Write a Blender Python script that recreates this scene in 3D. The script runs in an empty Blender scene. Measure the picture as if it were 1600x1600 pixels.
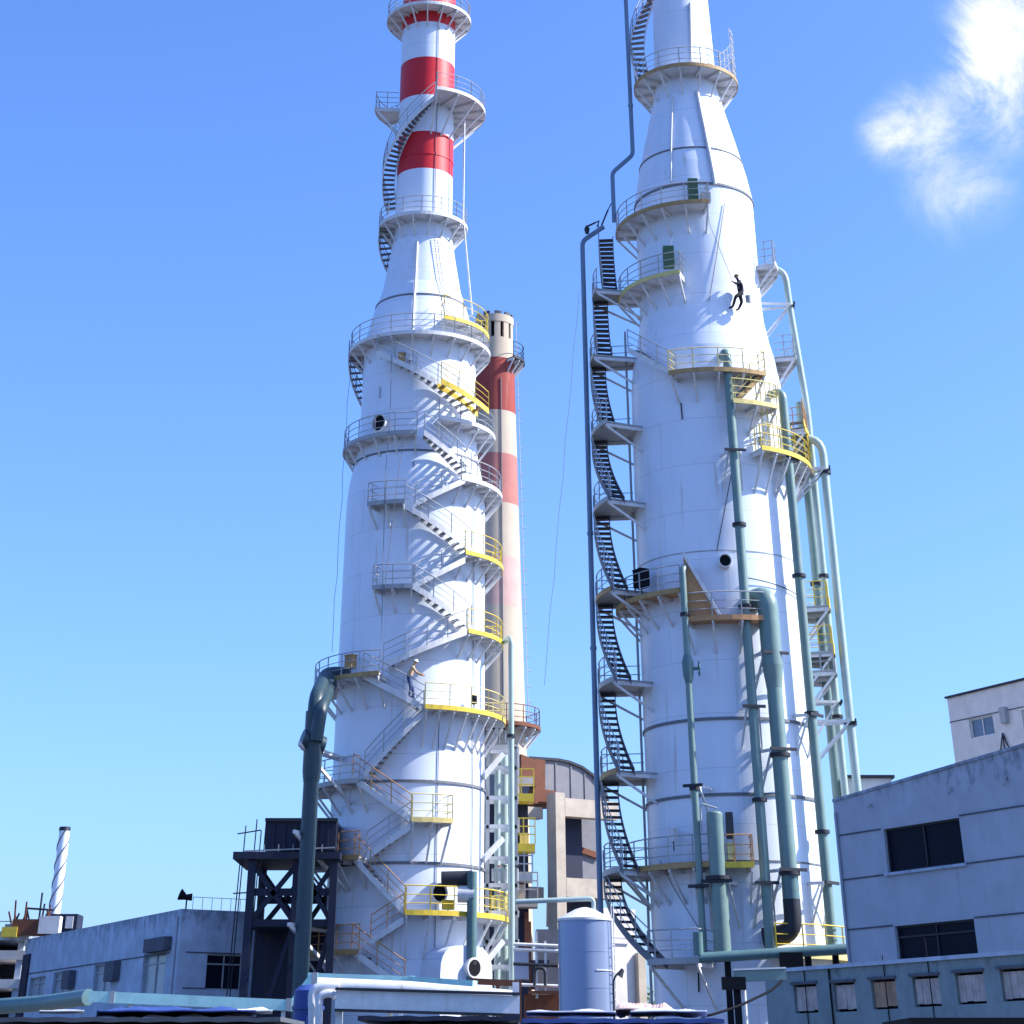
import bpy, math, random
from mathutils import Vector, Matrix
random.seed(7)
C = bpy.context.scene.collection
R_ = math.radians
# ------------------------------------------------------------------ camera model (1600 px photograph)
F, PX, PY = 2757.0, 785.0, -200.0
TH = math.atan2(1900.0, F); CT, ST = math.cos(TH), math.sin(TH)
EYE = Vector((0, 0, 1.6))
def ray(px, py):
    v = py - PY
    return Vector((px - PX, F * CT + v * ST, F * ST - v * CT))
def proj(p):
    q = Vector(p) - EYE
    z = q.y * CT + q.z * ST
    return (PX + F * q.x / z, PY + F * (q.y * ST - q.z * CT) / z)
def at(px, py, d):                       # point seen at a pixel, at distance d along +Y
    r = ray(px, py)
    return EYE + r * (d / r.y)
# ------------------------------------------------------------------ materials
MATS = {}
def mat(name, col, rough=.55, metal=0., var=.12, scale=1.5, streak=.0, dirt=None, bump=.0, spec=.4, top=None, seams=False, runs=None):
    m = bpy.data.materials.new(name); m.use_nodes = True
    nt = m.node_tree; n = nt.nodes; l = nt.links; n.clear()
    out = n.new('ShaderNodeOutputMaterial'); b = n.new('ShaderNodeBsdfPrincipled')
    l.new(b.outputs[0], out.inputs[0])
    b.inputs['Roughness'].default_value = rough; b.inputs['Metallic'].default_value = metal
    b.inputs['Specular IOR Level'].default_value = spec
    tc = n.new('ShaderNodeTexCoord')
    no = n.new('ShaderNodeTexNoise'); no.inputs['Scale'].default_value = scale; no.inputs['Detail'].default_value = 8
    no.inputs['Roughness'].default_value = .65
    l.new(tc.outputs['Object'], no.inputs['Vector'])
    mr = n.new('ShaderNodeMapRange'); mr.inputs['From Min'].default_value = .3; mr.inputs['From Max'].default_value = .7
    mr.inputs['To Min'].default_value = 1 - var; mr.inputs['To Max'].default_value = 1 + var * .35
    l.new(no.outputs['Fac'], mr.inputs['Value'])
    mx = n.new('ShaderNodeMix'); mx.data_type = 'RGBA'; mx.blend_type = 'MULTIPLY'; mx.inputs['Factor'].default_value = 1
    mx.inputs['A'].default_value = (*col, 1); l.new(mr.outputs[0], mx.inputs['B'])
    src = mx.outputs['Result']
    if streak > 0:
        mp = n.new('ShaderNodeMapping'); mp.inputs['Scale'].default_value = (3.2, 3.2, .16)
        l.new(tc.outputs['Object'], mp.inputs['Vector'])
        s = n.new('ShaderNodeTexNoise'); s.inputs['Scale'].default_value = 1.; s.inputs['Detail'].default_value = 7
        s.inputs['Roughness'].default_value = .6
        l.new(mp.outputs[0], s.inputs['Vector'])
        r2 = n.new('ShaderNodeMapRange'); r2.inputs['From Min'].default_value = .56; r2.inputs['From Max'].default_value = .78
        r2.inputs['To Max'].default_value = streak
        l.new(s.outputs['Fac'], r2.inputs['Value'])
        m2 = n.new('ShaderNodeMix'); m2.data_type = 'RGBA'
        d = dirt or tuple(c * .35 for c in col)
        m2.inputs['B'].default_value = (*d, 1)
        l.new(src, m2.inputs['A']); l.new(r2.outputs[0], m2.inputs['Factor']); src = m2.outputs['Result']
    if top:                              # weather stains hanging from the parapet
        sp = n.new('ShaderNodeSeparateXYZ'); l.new(tc.outputs['Object'], sp.inputs[0])
        g = n.new('ShaderNodeMapRange'); g.inputs['From Min'].default_value = top[0]; g.inputs['From Max'].default_value = top[1]; g.inputs['To Max'].default_value = .34
        l.new(sp.outputs['Z'], g.inputs['Value'])
        mp2 = n.new('ShaderNodeMapping'); mp2.inputs['Scale'].default_value = (1.6, 1.6, .8); l.new(tc.outputs['Object'], mp2.inputs['Vector'])
        s2 = n.new('ShaderNodeTexNoise'); s2.inputs['Scale'].default_value = 1.5; s2.inputs['Detail'].default_value = 10; s2.inputs['Roughness'].default_value = .72
        l.new(mp2.outputs[0], s2.inputs['Vector'])
        ad = n.new('ShaderNodeMath'); ad.operation = 'ADD'; l.new(g.outputs[0], ad.inputs[0]); l.new(s2.outputs['Fac'], ad.inputs[1])
        r3 = n.new('ShaderNodeMapRange'); r3.inputs['From Min'].default_value = .70; r3.inputs['From Max'].default_value = .86; r3.inputs['To Max'].default_value = .75
        l.new(ad.outputs[0], r3.inputs['Value'])
        m3 = n.new('ShaderNodeMix'); m3.data_type = 'RGBA'; m3.inputs['B'].default_value = (*tuple(c * .3 for c in col), 1)
        l.new(src, m3.inputs['A']); l.new(r3.outputs[0], m3.inputs['Factor']); src = m3.outputs['Result']
    if runs:                             # narrow rust runs
        mp4 = n.new('ShaderNodeMapping'); mp4.inputs['Scale'].default_value = (2.2, 2.2, .10); mp4.inputs['Location'].default_value = (3, 7, 1); l.new(tc.outputs['Object'], mp4.inputs['Vector'])
        s4 = n.new('ShaderNodeTexNoise'); s4.inputs['Scale'].default_value = 1.6; s4.inputs['Detail'].default_value = 5; l.new(mp4.outputs[0], s4.inputs['Vector'])
        r4 = n.new('ShaderNodeMapRange'); r4.inputs['From Min'].default_value = .66; r4.inputs['From Max'].default_value = .80; r4.inputs['To Max'].default_value = .55; l.new(s4.outputs['Fac'], r4.inputs['Value'])
        m4 = n.new('ShaderNodeMix'); m4.data_type = 'RGBA'; m4.inputs['B'].default_value = (*runs, 1); l.new(src, m4.inputs['A']); l.new(r4.outputs[0], m4.inputs['Factor']); src = m4.outputs['Result']
    seam = None
    if seams:                            # welded plate courses around the axis
        sp = n.new('ShaderNodeSeparateXYZ'); l.new(tc.outputs['Object'], sp.inputs[0])
        at2 = n.new('ShaderNodeMath'); at2.operation = 'ARCTAN2'; l.new(sp.outputs['Y'], at2.inputs[0]); l.new(sp.outputs['X'], at2.inputs[1])
        mul = n.new('ShaderNodeMath'); mul.operation = 'MULTIPLY'; mul.inputs[1].default_value = 3.9; l.new(at2.outputs[0], mul.inputs[0])
        cb = n.new('ShaderNodeCombineXYZ'); l.new(mul.outputs[0], cb.inputs['X']); l.new(sp.outputs['Z'], cb.inputs['Y'])
        bt = n.new('ShaderNodeTexBrick'); bt.inputs['Scale'].default_value = 1; bt.inputs['Brick Width'].default_value = 6.1; bt.inputs['Row Height'].default_value = 2.2
        bt.inputs['Mortar Size'].default_value = .022; bt.inputs['Mortar Smooth'].default_value = .3
        bt.inputs['Color1'].default_value = (1, 1, 1, 1); bt.inputs['Color2'].default_value = (.955, .96, .965, 1); bt.inputs['Mortar'].default_value = (.80, .80, .80, 1)
        l.new(cb.outputs[0], bt.inputs['Vector'])
        m5 = n.new('ShaderNodeMix'); m5.data_type = 'RGBA'; m5.blend_type = 'MULTIPLY'; m5.inputs['Factor'].default_value = 1; l.new(src, m5.inputs['A']); l.new(bt.outputs['Color'], m5.inputs['B']); src = m5.outputs['Result']
    l.new(src, b.inputs['Base Color'])
    mr3 = n.new('ShaderNodeMapRange'); mr3.inputs['To Min'].default_value = max(.05, rough - .12); mr3.inputs['To Max'].default_value = min(1, rough + .15)
    l.new(no.outputs['Fac'], mr3.inputs['Value']); l.new(mr3.outputs[0], b.inputs['Roughness'])
    if bump > 0:
        bp = n.new('ShaderNodeBump'); bp.inputs['Strength'].default_value = bump; bp.inputs['Distance'].default_value = .05
        l.new(no.outputs['Fac'], bp.inputs['Height']); l.new(bp.outputs[0], b.inputs['Normal'])
    MATS[name] = m
    return m
mat('tower_white', (.71, .77, .88), .42, var=.05, scale=.8, streak=.22, dirt=(.50, .47, .42), bump=.10, seams=True, runs=(.40, .26, .15))
mat('tower_red', (.60, .012, .022), .45, var=.10, scale=1.2, streak=.12, dirt=(.3, .02, .02), bump=.05)
mat('steel_white', (.68, .68, .69), .5, var=.18, scale=3, streak=.35, dirt=(.34, .25, .17), runs=(.22, .12, .06))
mat('steel_grey', (.36, .38, .40), .5, var=.2, scale=3, streak=.3, dirt=(.2, .13, .08))
mat('tread_steel', (.17, .18, .21), .6, .3, var=.25, scale=4)
mat('dark_steel', (.026, .030, .042), .6, .2, var=.3, scale=3)
mat('navy_steel', (.013, .018, .045), .6, .1, var=.3, scale=2, streak=.4, dirt=(.10, .06, .04))
mat('yellow', (.72, .52, .05), .5, var=.22, scale=4, streak=.4, dirt=(.30, .20, .08))
mat('yellow_pale', (.70, .58, .22), .55, var=.2, scale=4, streak=.4, dirt=(.36, .26, .14))
mat('ochre', (.42, .27, .11), .6, var=.3, scale=3, streak=.5, dirt=(.17, .10, .06))
mat('orange', (.52, .27, .12), .6, var=.25, scale=3, streak=.4, dirt=(.2, .1, .06))
mat('rust', (.17, .06, .032), .8, var=.35, scale=2.5, streak=.5, dirt=(.10, .05, .04))
mat('pipe_green', (.165, .25, .235), .38, var=.15, scale=2, streak=.25, dirt=(.20, .24, .2), runs=(.22, .12, .06))
mat('pipe_pale', (.36, .46, .44), .38, var=.12, scale=2, streak=.25, dirt=(.3, .3, .24), runs=(.22, .12, .06))
mat('pipe_dark', (.10, .19, .20), .4, var=.2, scale=2, streak=.3, dirt=(.05, .09, .09))
mat('pipe_shaded', (.030, .060, .078), .4, var=.2, scale=2, streak=.3, dirt=(.03, .05, .05))  # dark green, deepened further: the banded tower's shadow put into the colour
mat('pipe_blue', (.16, .24, .36), .45, var=.15, scale=2)
mat('teal', (.46, .76, .72), .5, var=.2, scale=2, streak=.35, dirt=(.25, .30, .25))
mat('tank_paint', (.25, .31, .46), .30, .25, var=.06, scale=1, streak=.15, dirt=(.25, .26, .3), bump=.04)
mat('ring_dark', (.16, .17, .20), .6, var=.2, scale=3)
mat('black', (.010, .011, .015), .8, var=.2, spec=.12)
mat('black_cloth', (.015, .016, .022), .85, var=.2)
mat('chimney_cream', (.48, .40, .31), .85, var=.14, scale=.7, streak=.35, dirt=(.40, .32, .26), bump=.15)
mat('chimney_red', (.30, .055, .045), .85, var=.2, scale=.9, streak=.55, dirt=(.50, .26, .2), bump=.15)
mat('chimney_faded', (.42, .16, .14), .85, var=.2, scale=.9, streak=.5, dirt=(.58, .40, .34), bump=.15)
mat('chimney_pink', (.52, .34, .30), .85, var=.15, scale=.9, streak=.5, dirt=(.62, .5, .42), bump=.15)
mat('concrete', (.50, .43, .35), .85, var=.22, scale=1.4, streak=.35, dirt=(.30, .25, .2), bump=.2)
mat('duct_grey', (.20, .20, .225), .6, .2, var=.2, scale=2, streak=.5, dirt=(.28, .22, .18))
mat('wall_pale', (.40, .43, .50), .85, var=.16, scale=.9, streak=.4, dirt=(.22, .25, .31), bump=.15, top=(9.6, 11.8))
mat('wall_old', (.43, .51, .63), .9, var=.28, scale=1.1, streak=.6, dirt=(.16, .19, .23), bump=.3, top=(7.0, 9.2))
mat('wall_teal', (.22, .28, .30), .9, var=.25, scale=1.4, streak=.55, dirt=(.10, .14, .18), bump=.3, top=(3.6, 5.4))
mat('wall_cream', (.66, .63, .62), .85, var=.15, scale=1.2, streak=.35, dirt=(.4, .36, .34), bump=.1, runs=(.22, .12, .06))
mat('grime', (.10, .11, .14), .9, var=.4, scale=3)
mat('glass_dark', (.008, .010, .022), .4, var=.3, scale=1.2, spec=.05)
mat('glass_blue', (.10, .15, .22), .15, var=.3, scale=1.5, spec=.6)
mat('glass_pale', (.30, .38, .44), .25, var=.35, scale=1.8, spec=.5)
mat('board', (.48, .42, .40), .9, var=.4, scale=3, streak=.85, dirt=(.22, .13, .09), bump=.25)
mat('board_brown', (.42, .27, .18), .9, var=.35, scale=3, streak=.6, dirt=(.2, .13, .1), bump=.25)
mat('roof_dark', (.09, .10, .12), .9, var=.3, scale=1.5)
mat('tarp_blue', (.035, .07, .26), .5, var=.25, scale=1.6, bump=.2)
mat('tarp_white', (.55, .56, .60), .6, var=.15, scale=2, bump=.15)
mat('cloth_pink', (.74, .50, .44), .85, var=.25, scale=5, bump=.2)
mat('ground', (.12, .12, .125), .95, var=.3, scale=.5, bump=.2)
mat('asphalt', (.06, .06, .065), .95, var=.3, scale=.8, bump=.2)
mat('skin', (.45, .26, .17), .6, var=.08)
mat('shirt_tan', (.55, .38, .22), .85, var=.2, scale=6)
mat('trouser_blue', (.05, .08, .20), .85, var=.2, scale=6)
mat('shirt_dark', (.02, .022, .035), .85, var=.2, scale=6)
mat('helmet_white', (.8, .8, .8), .35, var=.05)
mat('helmet_dark', (.10, .08, .03), .4, var=.05)
mat('red_paint', (.45, .05, .04), .6, var=.2, scale=3)
mat('box_green', (.03, .09, .05), .5, var=.2)
mat('rope', (.12, .12, .14), .9, var=.1)
mat('leaf', (.05, .09, .03), .8, var=.4, scale=5)
mat('bark', (.12, .09, .06), .9, var=.3, scale=5)
# ------------------------------------------------------------------ mesh builder
BASE = {}
class MB:
    def __init__(s): s.v = []; s.f = []; s.m = []; s.sm = []; s.mats = []
    def mi(s, m):
        if m not in s.mats: s.mats.append(m)
        return s.mats.index(m)
    def add(s, vs, fs, m, smooth=False):
        k = len(s.v); s.v += [tuple(v) for v in vs]; i = s.mi(m)
        for f in fs: s.f.append(tuple(k + a for a in f)); s.m.append(i); s.sm.append(smooth)
        return s
    def box(s, c, size, m, ux=(1, 0, 0), uy=(0, 1, 0), uz=(0, 0, 1)):
        c = Vector(c); ux = Vector(ux) * size[0] / 2; uy = Vector(uy) * size[1] / 2; uz = Vector(uz) * size[2] / 2
        vs = [c + ux * a + uy * b + uz * e for e in (-1, 1) for b in (-1, 1) for a in (-1, 1)]
        return s.add(vs, [(0, 2, 3, 1), (4, 5, 7, 6), (0, 1, 5, 4), (2, 6, 7, 3), (0, 4, 6, 2), (1, 3, 7, 5)], m)
    def beam(s, p, q, w, h, m, up=(0, 0, 1)):
        p = Vector(p); q = Vector(q); d = q - p; L = d.length
        if L < 1e-6: return s
        d /= L; up = Vector(up)
        if abs(d.dot(up)) > .98: up = Vector((0, 1, 0))
        x = d.cross(up).normalized(); y = x.cross(d)
        return s.box((p + q) / 2, (w, L, h), m, x, d, y)
    def tube(s, pts, r, m, n=8, cap=True, closed=False):
        pts = [Vector(p) for p in pts]; N = len(pts); rs = r if isinstance(r, (list, tuple)) else [r] * N
        vs = []; prev = None
        for i, p in enumerate(pts):
            if closed: t = pts[(i + 1) % N] - pts[i - 1]
            else: t = pts[min(i + 1, N - 1)] - pts[max(i - 1, 0)]
            t.normalize()
            if prev is None:
                a = Vector((0, 0, 1)) if abs(t.z) < .9 else Vector((1, 0, 0))
                x = t.cross(a).normalized()
            else:
                x = prev - t * prev.dot(t); x.normalize()
            prev = x; y = t.cross(x)
            for k in range(n):
                a = 2 * math.pi * k / n
                vs.append(p + (x * math.cos(a) + y * math.sin(a)) * rs[i])
        fs = []
        for i in range(N if closed else N - 1):
            j = (i + 1) % N
            for k in range(n):
                fs.append((i * n + k, i * n + (k + 1) % n, j * n + (k + 1) % n, j * n + k))
        s.add(vs, fs, m, True)
        if cap and not closed:
            k0 = len(s.v); s.v += [tuple(v) for v in vs[:n]] + [tuple(v) for v in vs[-n:]]; i = s.mi(m)
            s.f.append(tuple(k0 + k for k in reversed(range(n)))); s.m.append(i); s.sm.append(False)
            s.f.append(tuple(k0 + n + k for k in range(n))); s.m.append(i); s.sm.append(False)
        return s
    def lathe(s, cx, cy, prof, mats, n=72, smooth=True, a0=0., a1=360.):
        full = abs(a1 - a0) >= 360
        na = n if full else n + 1
        for i in range(len(prof) - 1):
            (r0, z0), (r1, z1) = prof[i], prof[i + 1]
            m = mats[i] if isinstance(mats, list) else mats
            vs = []
            for (r, z) in ((r0, z0), (r1, z1)):
                for k in range(na):
                    a = R_(a0 + (a1 - a0) * k / n)
                    vs.append((cx + r * math.sin(a), cy - r * math.cos(a), z))
            fs = [(k, (k + 1) % na, na + (k + 1) % na, na + k) for k in range(n if full else n)]
            s.add(vs, fs, m, smooth)
        return s
    def arc(s, cx, cy, r0, r1, z0, z1, a0, a1, m):   # solid ring sector
        n = max(2, int(abs(a1 - a0) / 5))
        full = abs(a1 - a0) >= 359.9
        vs = []
        for k in range(n + 1):
            a = R_(a0 + (a1 - a0) * k / n); sx, cy_ = math.sin(a), -math.cos(a)
            for r, z in ((r0, z0), (r1, z0), (r1, z1), (r0, z1)):
                vs.append((cx + r * sx, cy + r * cy_, z))
        fs = []
        for k in range(n):
            for e in range(4):
                f = (e + 1) % 4
                fs.append((k * 4 + e, k * 4 + f, k * 4 + 4 + f, k * 4 + 4 + e))
        if not full: fs += [(0, 3, 2, 1), (n * 4, n * 4 + 1, n * 4 + 2, n * 4 + 3)]
        return s.add(vs, fs, m)
    def sphere(s, c, r, m, n=10, sz=1.):
        c = Vector(c); prof = []
        vs = []; fs = []
        for i in range(n // 2 + 1):
            t = math.pi * i / (n // 2)
            for k in range(n):
                a = 2 * math.pi * k / n
                vs.append(c + Vector((r * math.sin(t) * math.cos(a), r * math.sin(t) * math.sin(a), -r * sz * math.cos(t))))
        for i in range(n // 2):
            for k in range(n):
                fs.append((i * n + k, i * n + (k + 1) % n, i * n + n + (k + 1) % n, i * n + n + k))
        return s.add(vs, fs, m, True)
    def poly(s, pts, m): return s.add(pts, [tuple(range(len(pts)))], m)
    def build(s, name, parent=None, base=None):
        if parent is not None: b = BASE[parent.name]
        else: b = Vector(base) if base is not None else Vector((0, 0, 0))
        me = bpy.data.meshes.new(name)
        me.from_pydata([(v[0] - b.x, v[1] - b.y, v[2] - b.z) for v in s.v], [], s.f)
        for m in s.mats: me.materials.append(MATS[m])
        me.polygons.foreach_set('material_index', s.m); me.polygons.foreach_set('use_smooth', s.sm)
        me.update()
        o = bpy.data.objects.new(name, me); C.objects.link(o)
        if parent is not None: o.parent = parent
        else: o.location = b
        BASE[o.name] = b
        return o
def thing(name, label, cat, loc=(0, 0, 0), group=None):
    o = bpy.data.objects.new(name, None); C.objects.link(o); o.location = loc
    o.empty_display_size = .5
    o['label'] = label; o['category'] = cat
    if group: o['group'] = group
    BASE[o.name] = Vector(loc)
    return o
def tag(o, label, cat, group=None):
    o['label'] = label; o['category'] = cat
    if group: o['group'] = group
    return o
def structure(o): o['kind'] = 'structure'; return o
def bend(pts, rad=.6, n=5):                # round the corners of a polyline
    pts = [Vector(p) for p in pts]; out = [pts[0]]
    for i in range(1, len(pts) - 1):
        a, b, c = pts[i - 1], pts[i], pts[i + 1]
        u = (a - b); v = (c - b); r = min(rad, u.length * .49, v.length * .49)
        p = b + u.normalized() * r; q = b + v.normalized() * r
        for k in range(n + 1):
            t = k / n
            out.append(p * (1 - t) ** 2 + b * 2 * t * (1 - t) + q * t * t)
    return out + [pts[-1]]
# ------------------------------------------------------------------ towers
class Tower:
    def __init__(s, ax, ad, prof, k=1.): s.ax, s.ad, s.prof, s.k = ax, ad, [(r * k, z) for r, z in prof], k
    def r(s, z):
        P = s.prof
        if z <= P[0][1]: return P[0][0]
        for (r0, z0), (r1, z1) in zip(P, P[1:]):
            if z <= z1: return r0 + (r1 - r0) * (z - z0) / max(1e-6, z1 - z0)
        return P[-1][0]
    def hit(s, px, py, ex=0., R=None):
        d = ray(px, py); ox, oy = -s.ax, -s.ad
        z = 20.
        for _ in range(25):
            rr = R if R is not None else s.r(z) + ex * s.k
            a = d.x ** 2 + d.y ** 2; b = ox * d.x + oy * d.y; c = ox * ox + oy * oy - rr * rr
            D = b * b - a * c
            t = (-b - math.sqrt(D)) / a if D > 0 else -b / a
            z2 = EYE.z + t * d.z
            if abs(z2 - z) < 1e-3: break
            z = z + .6 * (z2 - z)
        p = EYE + d * t
        return math.degrees(math.atan2(p.x - s.ax, -(p.y - s.ad))), p.z
    def P(s, phi, r, z):
        a = R_(phi); return Vector((s.ax + r * math.sin(a), s.ad - r * math.cos(a), z))
    def phi(s, px, z, rr):
        best, bp = 1e9, 0
        for k in range(-210, 232):
            f = k * .45; e = abs(proj(s.P(f, rr, z))[0] - px)
            if e < best: best, bp = e, f
        return bp
    def zsil(s, py):                       # height seen at row py at the axis distance
        return at(PX, py, s.ad).z
LTX, LTD = -4.86, 101.8
RK = .884
RTX, RTD = 11.85 * RK, 101.8 * RK
def zs(py): return at(PX, py, LTD).z
def zrt(py): return at(PX, py, RTD).z
LT = Tower(LTX, LTD, [(3.93, 0), (3.93, zs(1240)), (3.88, zs(795)), (3.80, zs(765)), (3.62, zs(740)), (3.42, zs(712)), (3.32, zs(680)), (3.28, zs(545)),
                      (3.05, zs(515)), (2.74, zs(488)), (2.36, zs(460)), (2.02, zs(412)), (1.76, zs(370)), (1.74, 63.0)])
RT = Tower(RTX, RTD, [(4.43, 0), (4.43, zrt(1250)), (4.40, zrt(800)), (4.33, zrt(610)), (4.18, zrt(575)), (3.90, zrt(545)), (3.68, zrt(510)), (3.63, zrt(480)), (3.63, zrt(318)),
                      (3.40, zrt(285)), (2.90, zrt(232)), (2.35, zrt(180)), (2.0, zrt(143)), (1.84, zrt(105)), (1.80, 62.0)], RK)

def platform(T, par, ref, w, a0, a1, deck='steel_white', edge='steel_white', rail='steel_grey', z=None, brackets=True, rails=True, ends=False, step=24, toe=.09, name='platform', hrail=1.1, drop=1.0):
    if z is None:
        _, z = T.hit(ref[0], ref[1], w)
    w *= T.k; r0 = T.r(z); R = r0 + w
    if abs(a0) > 200: a0 = T.phi(a0, z, R)
    if abs(a1) > 200: a1 = T.phi(a1, z, R)
    full = a1 - a0 >= 359
    m = MB(); m.arc(T.ax, T.ad, r0 - .02 if not full else r0 - .01, R - .03, z - .07, z, a0, a1, deck)
    p = m.build(name, par)
    t = MB(); t.arc(T.ax, T.ad, R - .03, R + .02, z - .13, z + toe, a0, a1, edge); t.build('toe_board', p)
    if rails:
        g = MB(); arcL = R_(a1 - a0) * R; n = max(2, round(arcL / 1.25))
        for k in range(n + (0 if full else 1)):
            f = a0 + (a1 - a0) * k / n
            g.beam(T.P(f, R - .06, z), T.P(f, R - .06, z + hrail), .055, .055, rail)
        ns = max(4, int((a1 - a0) / 6))
        for hh, rr in ((hrail, .028), (hrail * .66, .02), (hrail * .34, .02)):
            pts = [T.P(a0 + (a1 - a0) * k / ns, R - .06, z + hh) for k in range(ns + (0 if full else 1))]
            g.tube(pts, rr, rail, 5, closed=full)
        if ends:
            for f in ends:
                ff = a0 if f == 0 else a1
                for hh in (hrail, hrail * .66, hrail * .34): g.tube([T.P(ff, R - .06, z + hh), T.P(ff, r0 + .05, z + hh)], .022, rail, 5)
                g.beam(T.P(ff, (R + r0) / 2, z), T.P(ff, (R + r0) / 2, z + hrail), .05, .05, rail)
        g.build('railing', p)
    if brackets:
        n = max(1, round((a1 - a0) / step))
        for k in range(n + (0 if full else 1)):
            f = a0 + (a1 - a0) * k / n
            if not full: f = min(max(f, a0 + 1), a1 - 1)
            b = MB(); zb = z - .07
            b.beam(T.P(f, T.r(zb) - .02, zb - .09), T.P(f, R - .04, zb - .09), .09, .16, 'steel_white')
            zl = zb - drop * w - .15
            b.beam(T.P(f, R - .12, zb - .17), T.P(f, T.r(zl) - .02, zl), .08, .1, 'steel_white')
            b.build('bracket', p)
    return p, z, a0, a1
def flight(T, par, f0, z0, f1, z1, gap=.10, wid=.85, sm='steel_white', tm='tread_steel', rm='steel_grey', rails='o', name='stair_flight', R0=None, rise=.22, th=.05):
    gap *= T.k; wid *= T.k
    rin = R0 if R0 is not None else max(T.r(z0), T.r(z1)) + gap
    rout = rin + wid
    N = max(6, int(abs(R_(f1 - f0) * rin) / .35))
    def strip(r, th):
        vs = []; fs = []
        for k in range(N + 1):
            t = k / N; f = f0 + (f1 - f0) * t; z = z0 + (z1 - z0) * t
            for rr, zz in ((r, z - .24), (r + th, z - .24), (r + th, z + .08), (r, z + .08)): vs.append(T.P(f, rr, zz))
        for k in range(N):
            for e in range(4):
                g = (e + 1) % 4
                fs.append((k * 4 + e, k * 4 + g, k * 4 + 4 + g, k * 4 + 4 + e))
        fs += [(0, 3, 2, 1), (N * 4, N * 4 + 1, N * 4 + 2, N * 4 + 3)]
        return vs, fs
    m = MB(); m.add(*strip(rin, .04), sm); m.add(*strip(rout - .04, .04), sm)
    o = m.build(name, par)
    t = MB(); n = max(3, round(abs(z1 - z0) / rise))
    for k in range(n):
        tt = (k + .5) / n; f = f0 + (f1 - f0) * tt; z = z0 + (z1 - z0) * tt - .05
        a = R_(f); rad = Vector((math.sin(a), -math.cos(a), 0)); tan = Vector((math.cos(a), math.sin(a), 0))
        t.box(T.P(f, (rin + rout) / 2, z), (wid - .084, .27, th), tm, rad, tan)
    t.build('tread', o)
    if rails:
        g = MB(); L = math.hypot(R_(f1 - f0) * rout, z1 - z0); np_ = max(2, round(L / 1.3))
        for rr in ([rout - .02] if 'o' in rails else []) + ([rin + .02] if 'i' in rails else []):
            for k in range(np_ + 1):
                tt = k / np_; f = f0 + (f1 - f0) * tt; z = z0 + (z1 - z0) * tt
                g.beam(T.P(f, rr, z), T.P(f, rr, z + 1.0), .05, .05, rm)
            for hh, rad in ((1.0, .028), (.66, .018), (.33, .018)):
                g.tube([T.P(f0 + (f1 - f0) * k / N, rr, z0 + (z1 - z0) * k / N + hh) for k in range(N + 1)], rad, rm, 5)
        g.build('handrail', o)
    return o
def flight_px(T, par, A, B, w=1.0, **k):
    f0, z0 = T.hit(*A, w); f1, z1 = T.hit(*B, w)
    return flight(T, par, f0, z0, f1, z1, **k)
def ring(T, par, z, m='ring_dark', h=.10, pr=.05, name='weld_ring'):
    b = MB(); r = T.r(z); b.arc(T.ax, T.ad, r - .02, r + pr, z - h / 2, z + h / 2, 0, 360, m); b.build(name, par)
def surf_tube(T, par, A, B, r, m, off=.1, name='conduit', n=14, keep=False):
    f0, z0 = T.hit(*A, off); f1, z1 = T.hit(*B, off)
    if keep: f1 = f0
    pts = [T.P(f0 + (f1 - f0) * k / n, T.r(z0 + (z1 - z0) * k / n) + off, z0 + (z1 - z0) * k / n) for k in range(n + 1)]
    b = MB(); b.tube(pts, r, m, 6); return b.build(name, par)
def manhole(T, par, px, py, rad, name='manhole', depth=.35, cover='black', mat_='steel_white'):
    f, z = T.hit(px, py, 0.); r = T.r(z); a = R_(f)
    n = Vector((math.sin(a), -math.cos(a), 0)); t = Vector((math.cos(a), math.sin(a), 0)); u = Vector((0, 0, 1))
    c = T.P(f, r, z); N = 24; m = MB()
    def circ(rr, d): return [c + n * d + (t * math.cos(2 * math.pi * k / N) + u * math.sin(2 * math.pi * k / N)) * rr for k in range(N)]
    A = circ(rad, -.1) + circ(rad, depth) + circ(rad * .86, depth) + circ(rad * .86, depth - .12)
    fs = []
    for j in range(3):
        for k in range(N): fs.append((j * N + k, j * N + (k + 1) % N, (j + 1) * N + (k + 1) % N, (j + 1) * N + k))
    m.add(A, fs, mat_); o = m.build(name, par)
    g = MB(); g.add(circ(rad * .87, depth - .13), [tuple(range(N))], cover); g.build('opening', o)
    return o

# ================================================================== LEFT TOWER
lt = thing('desulfurization_tower', 'white tower with zigzag stairs and a red and white banded chimney on top', 'tower', (LTX, LTD, 0))
def shell(T, par, bands, zc, zt, nm='shell'):
    prof = [p for p in T.prof if p[1] <= zc]; prof.append((T.r(zc), zc))
    m = MB(); m.lathe(T.ax, T.ad, prof, 'tower_white', 96); m.build('shell', par)
    pc = [(T.r(zc), zc)] + [(T.r(z), z) for z, _ in bands]
    c = MB(); c.lathe(T.ax, T.ad, pc, [b[1] for b in bands], 72)
    c.arc(T.ax, T.ad, .5, T.r(zt), zt - .02, zt + .05, 0, 360, 'tower_white')
    c.build('chimney', par)
def zf(T, px, py): return T.hit(px, py, 0)[1]
shell(LT, lt, [(zf(LT, 662, 262), 'tower_white'), (zf(LT, 662, 204), 'tower_red'), (zf(LT, 662, 147), 'tower_white'), (zf(LT, 664, 88), 'tower_red'), (zf(LT, 666, 33), 'tower_white'), (zf(LT, 666, -25), 'tower_red'), (63.0, 'tower_white')], zs(370), 63.0)
for py in (1220, 1348): ring(LT, lt, zf(LT, 640, py), h=.12, pr=.07)
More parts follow.
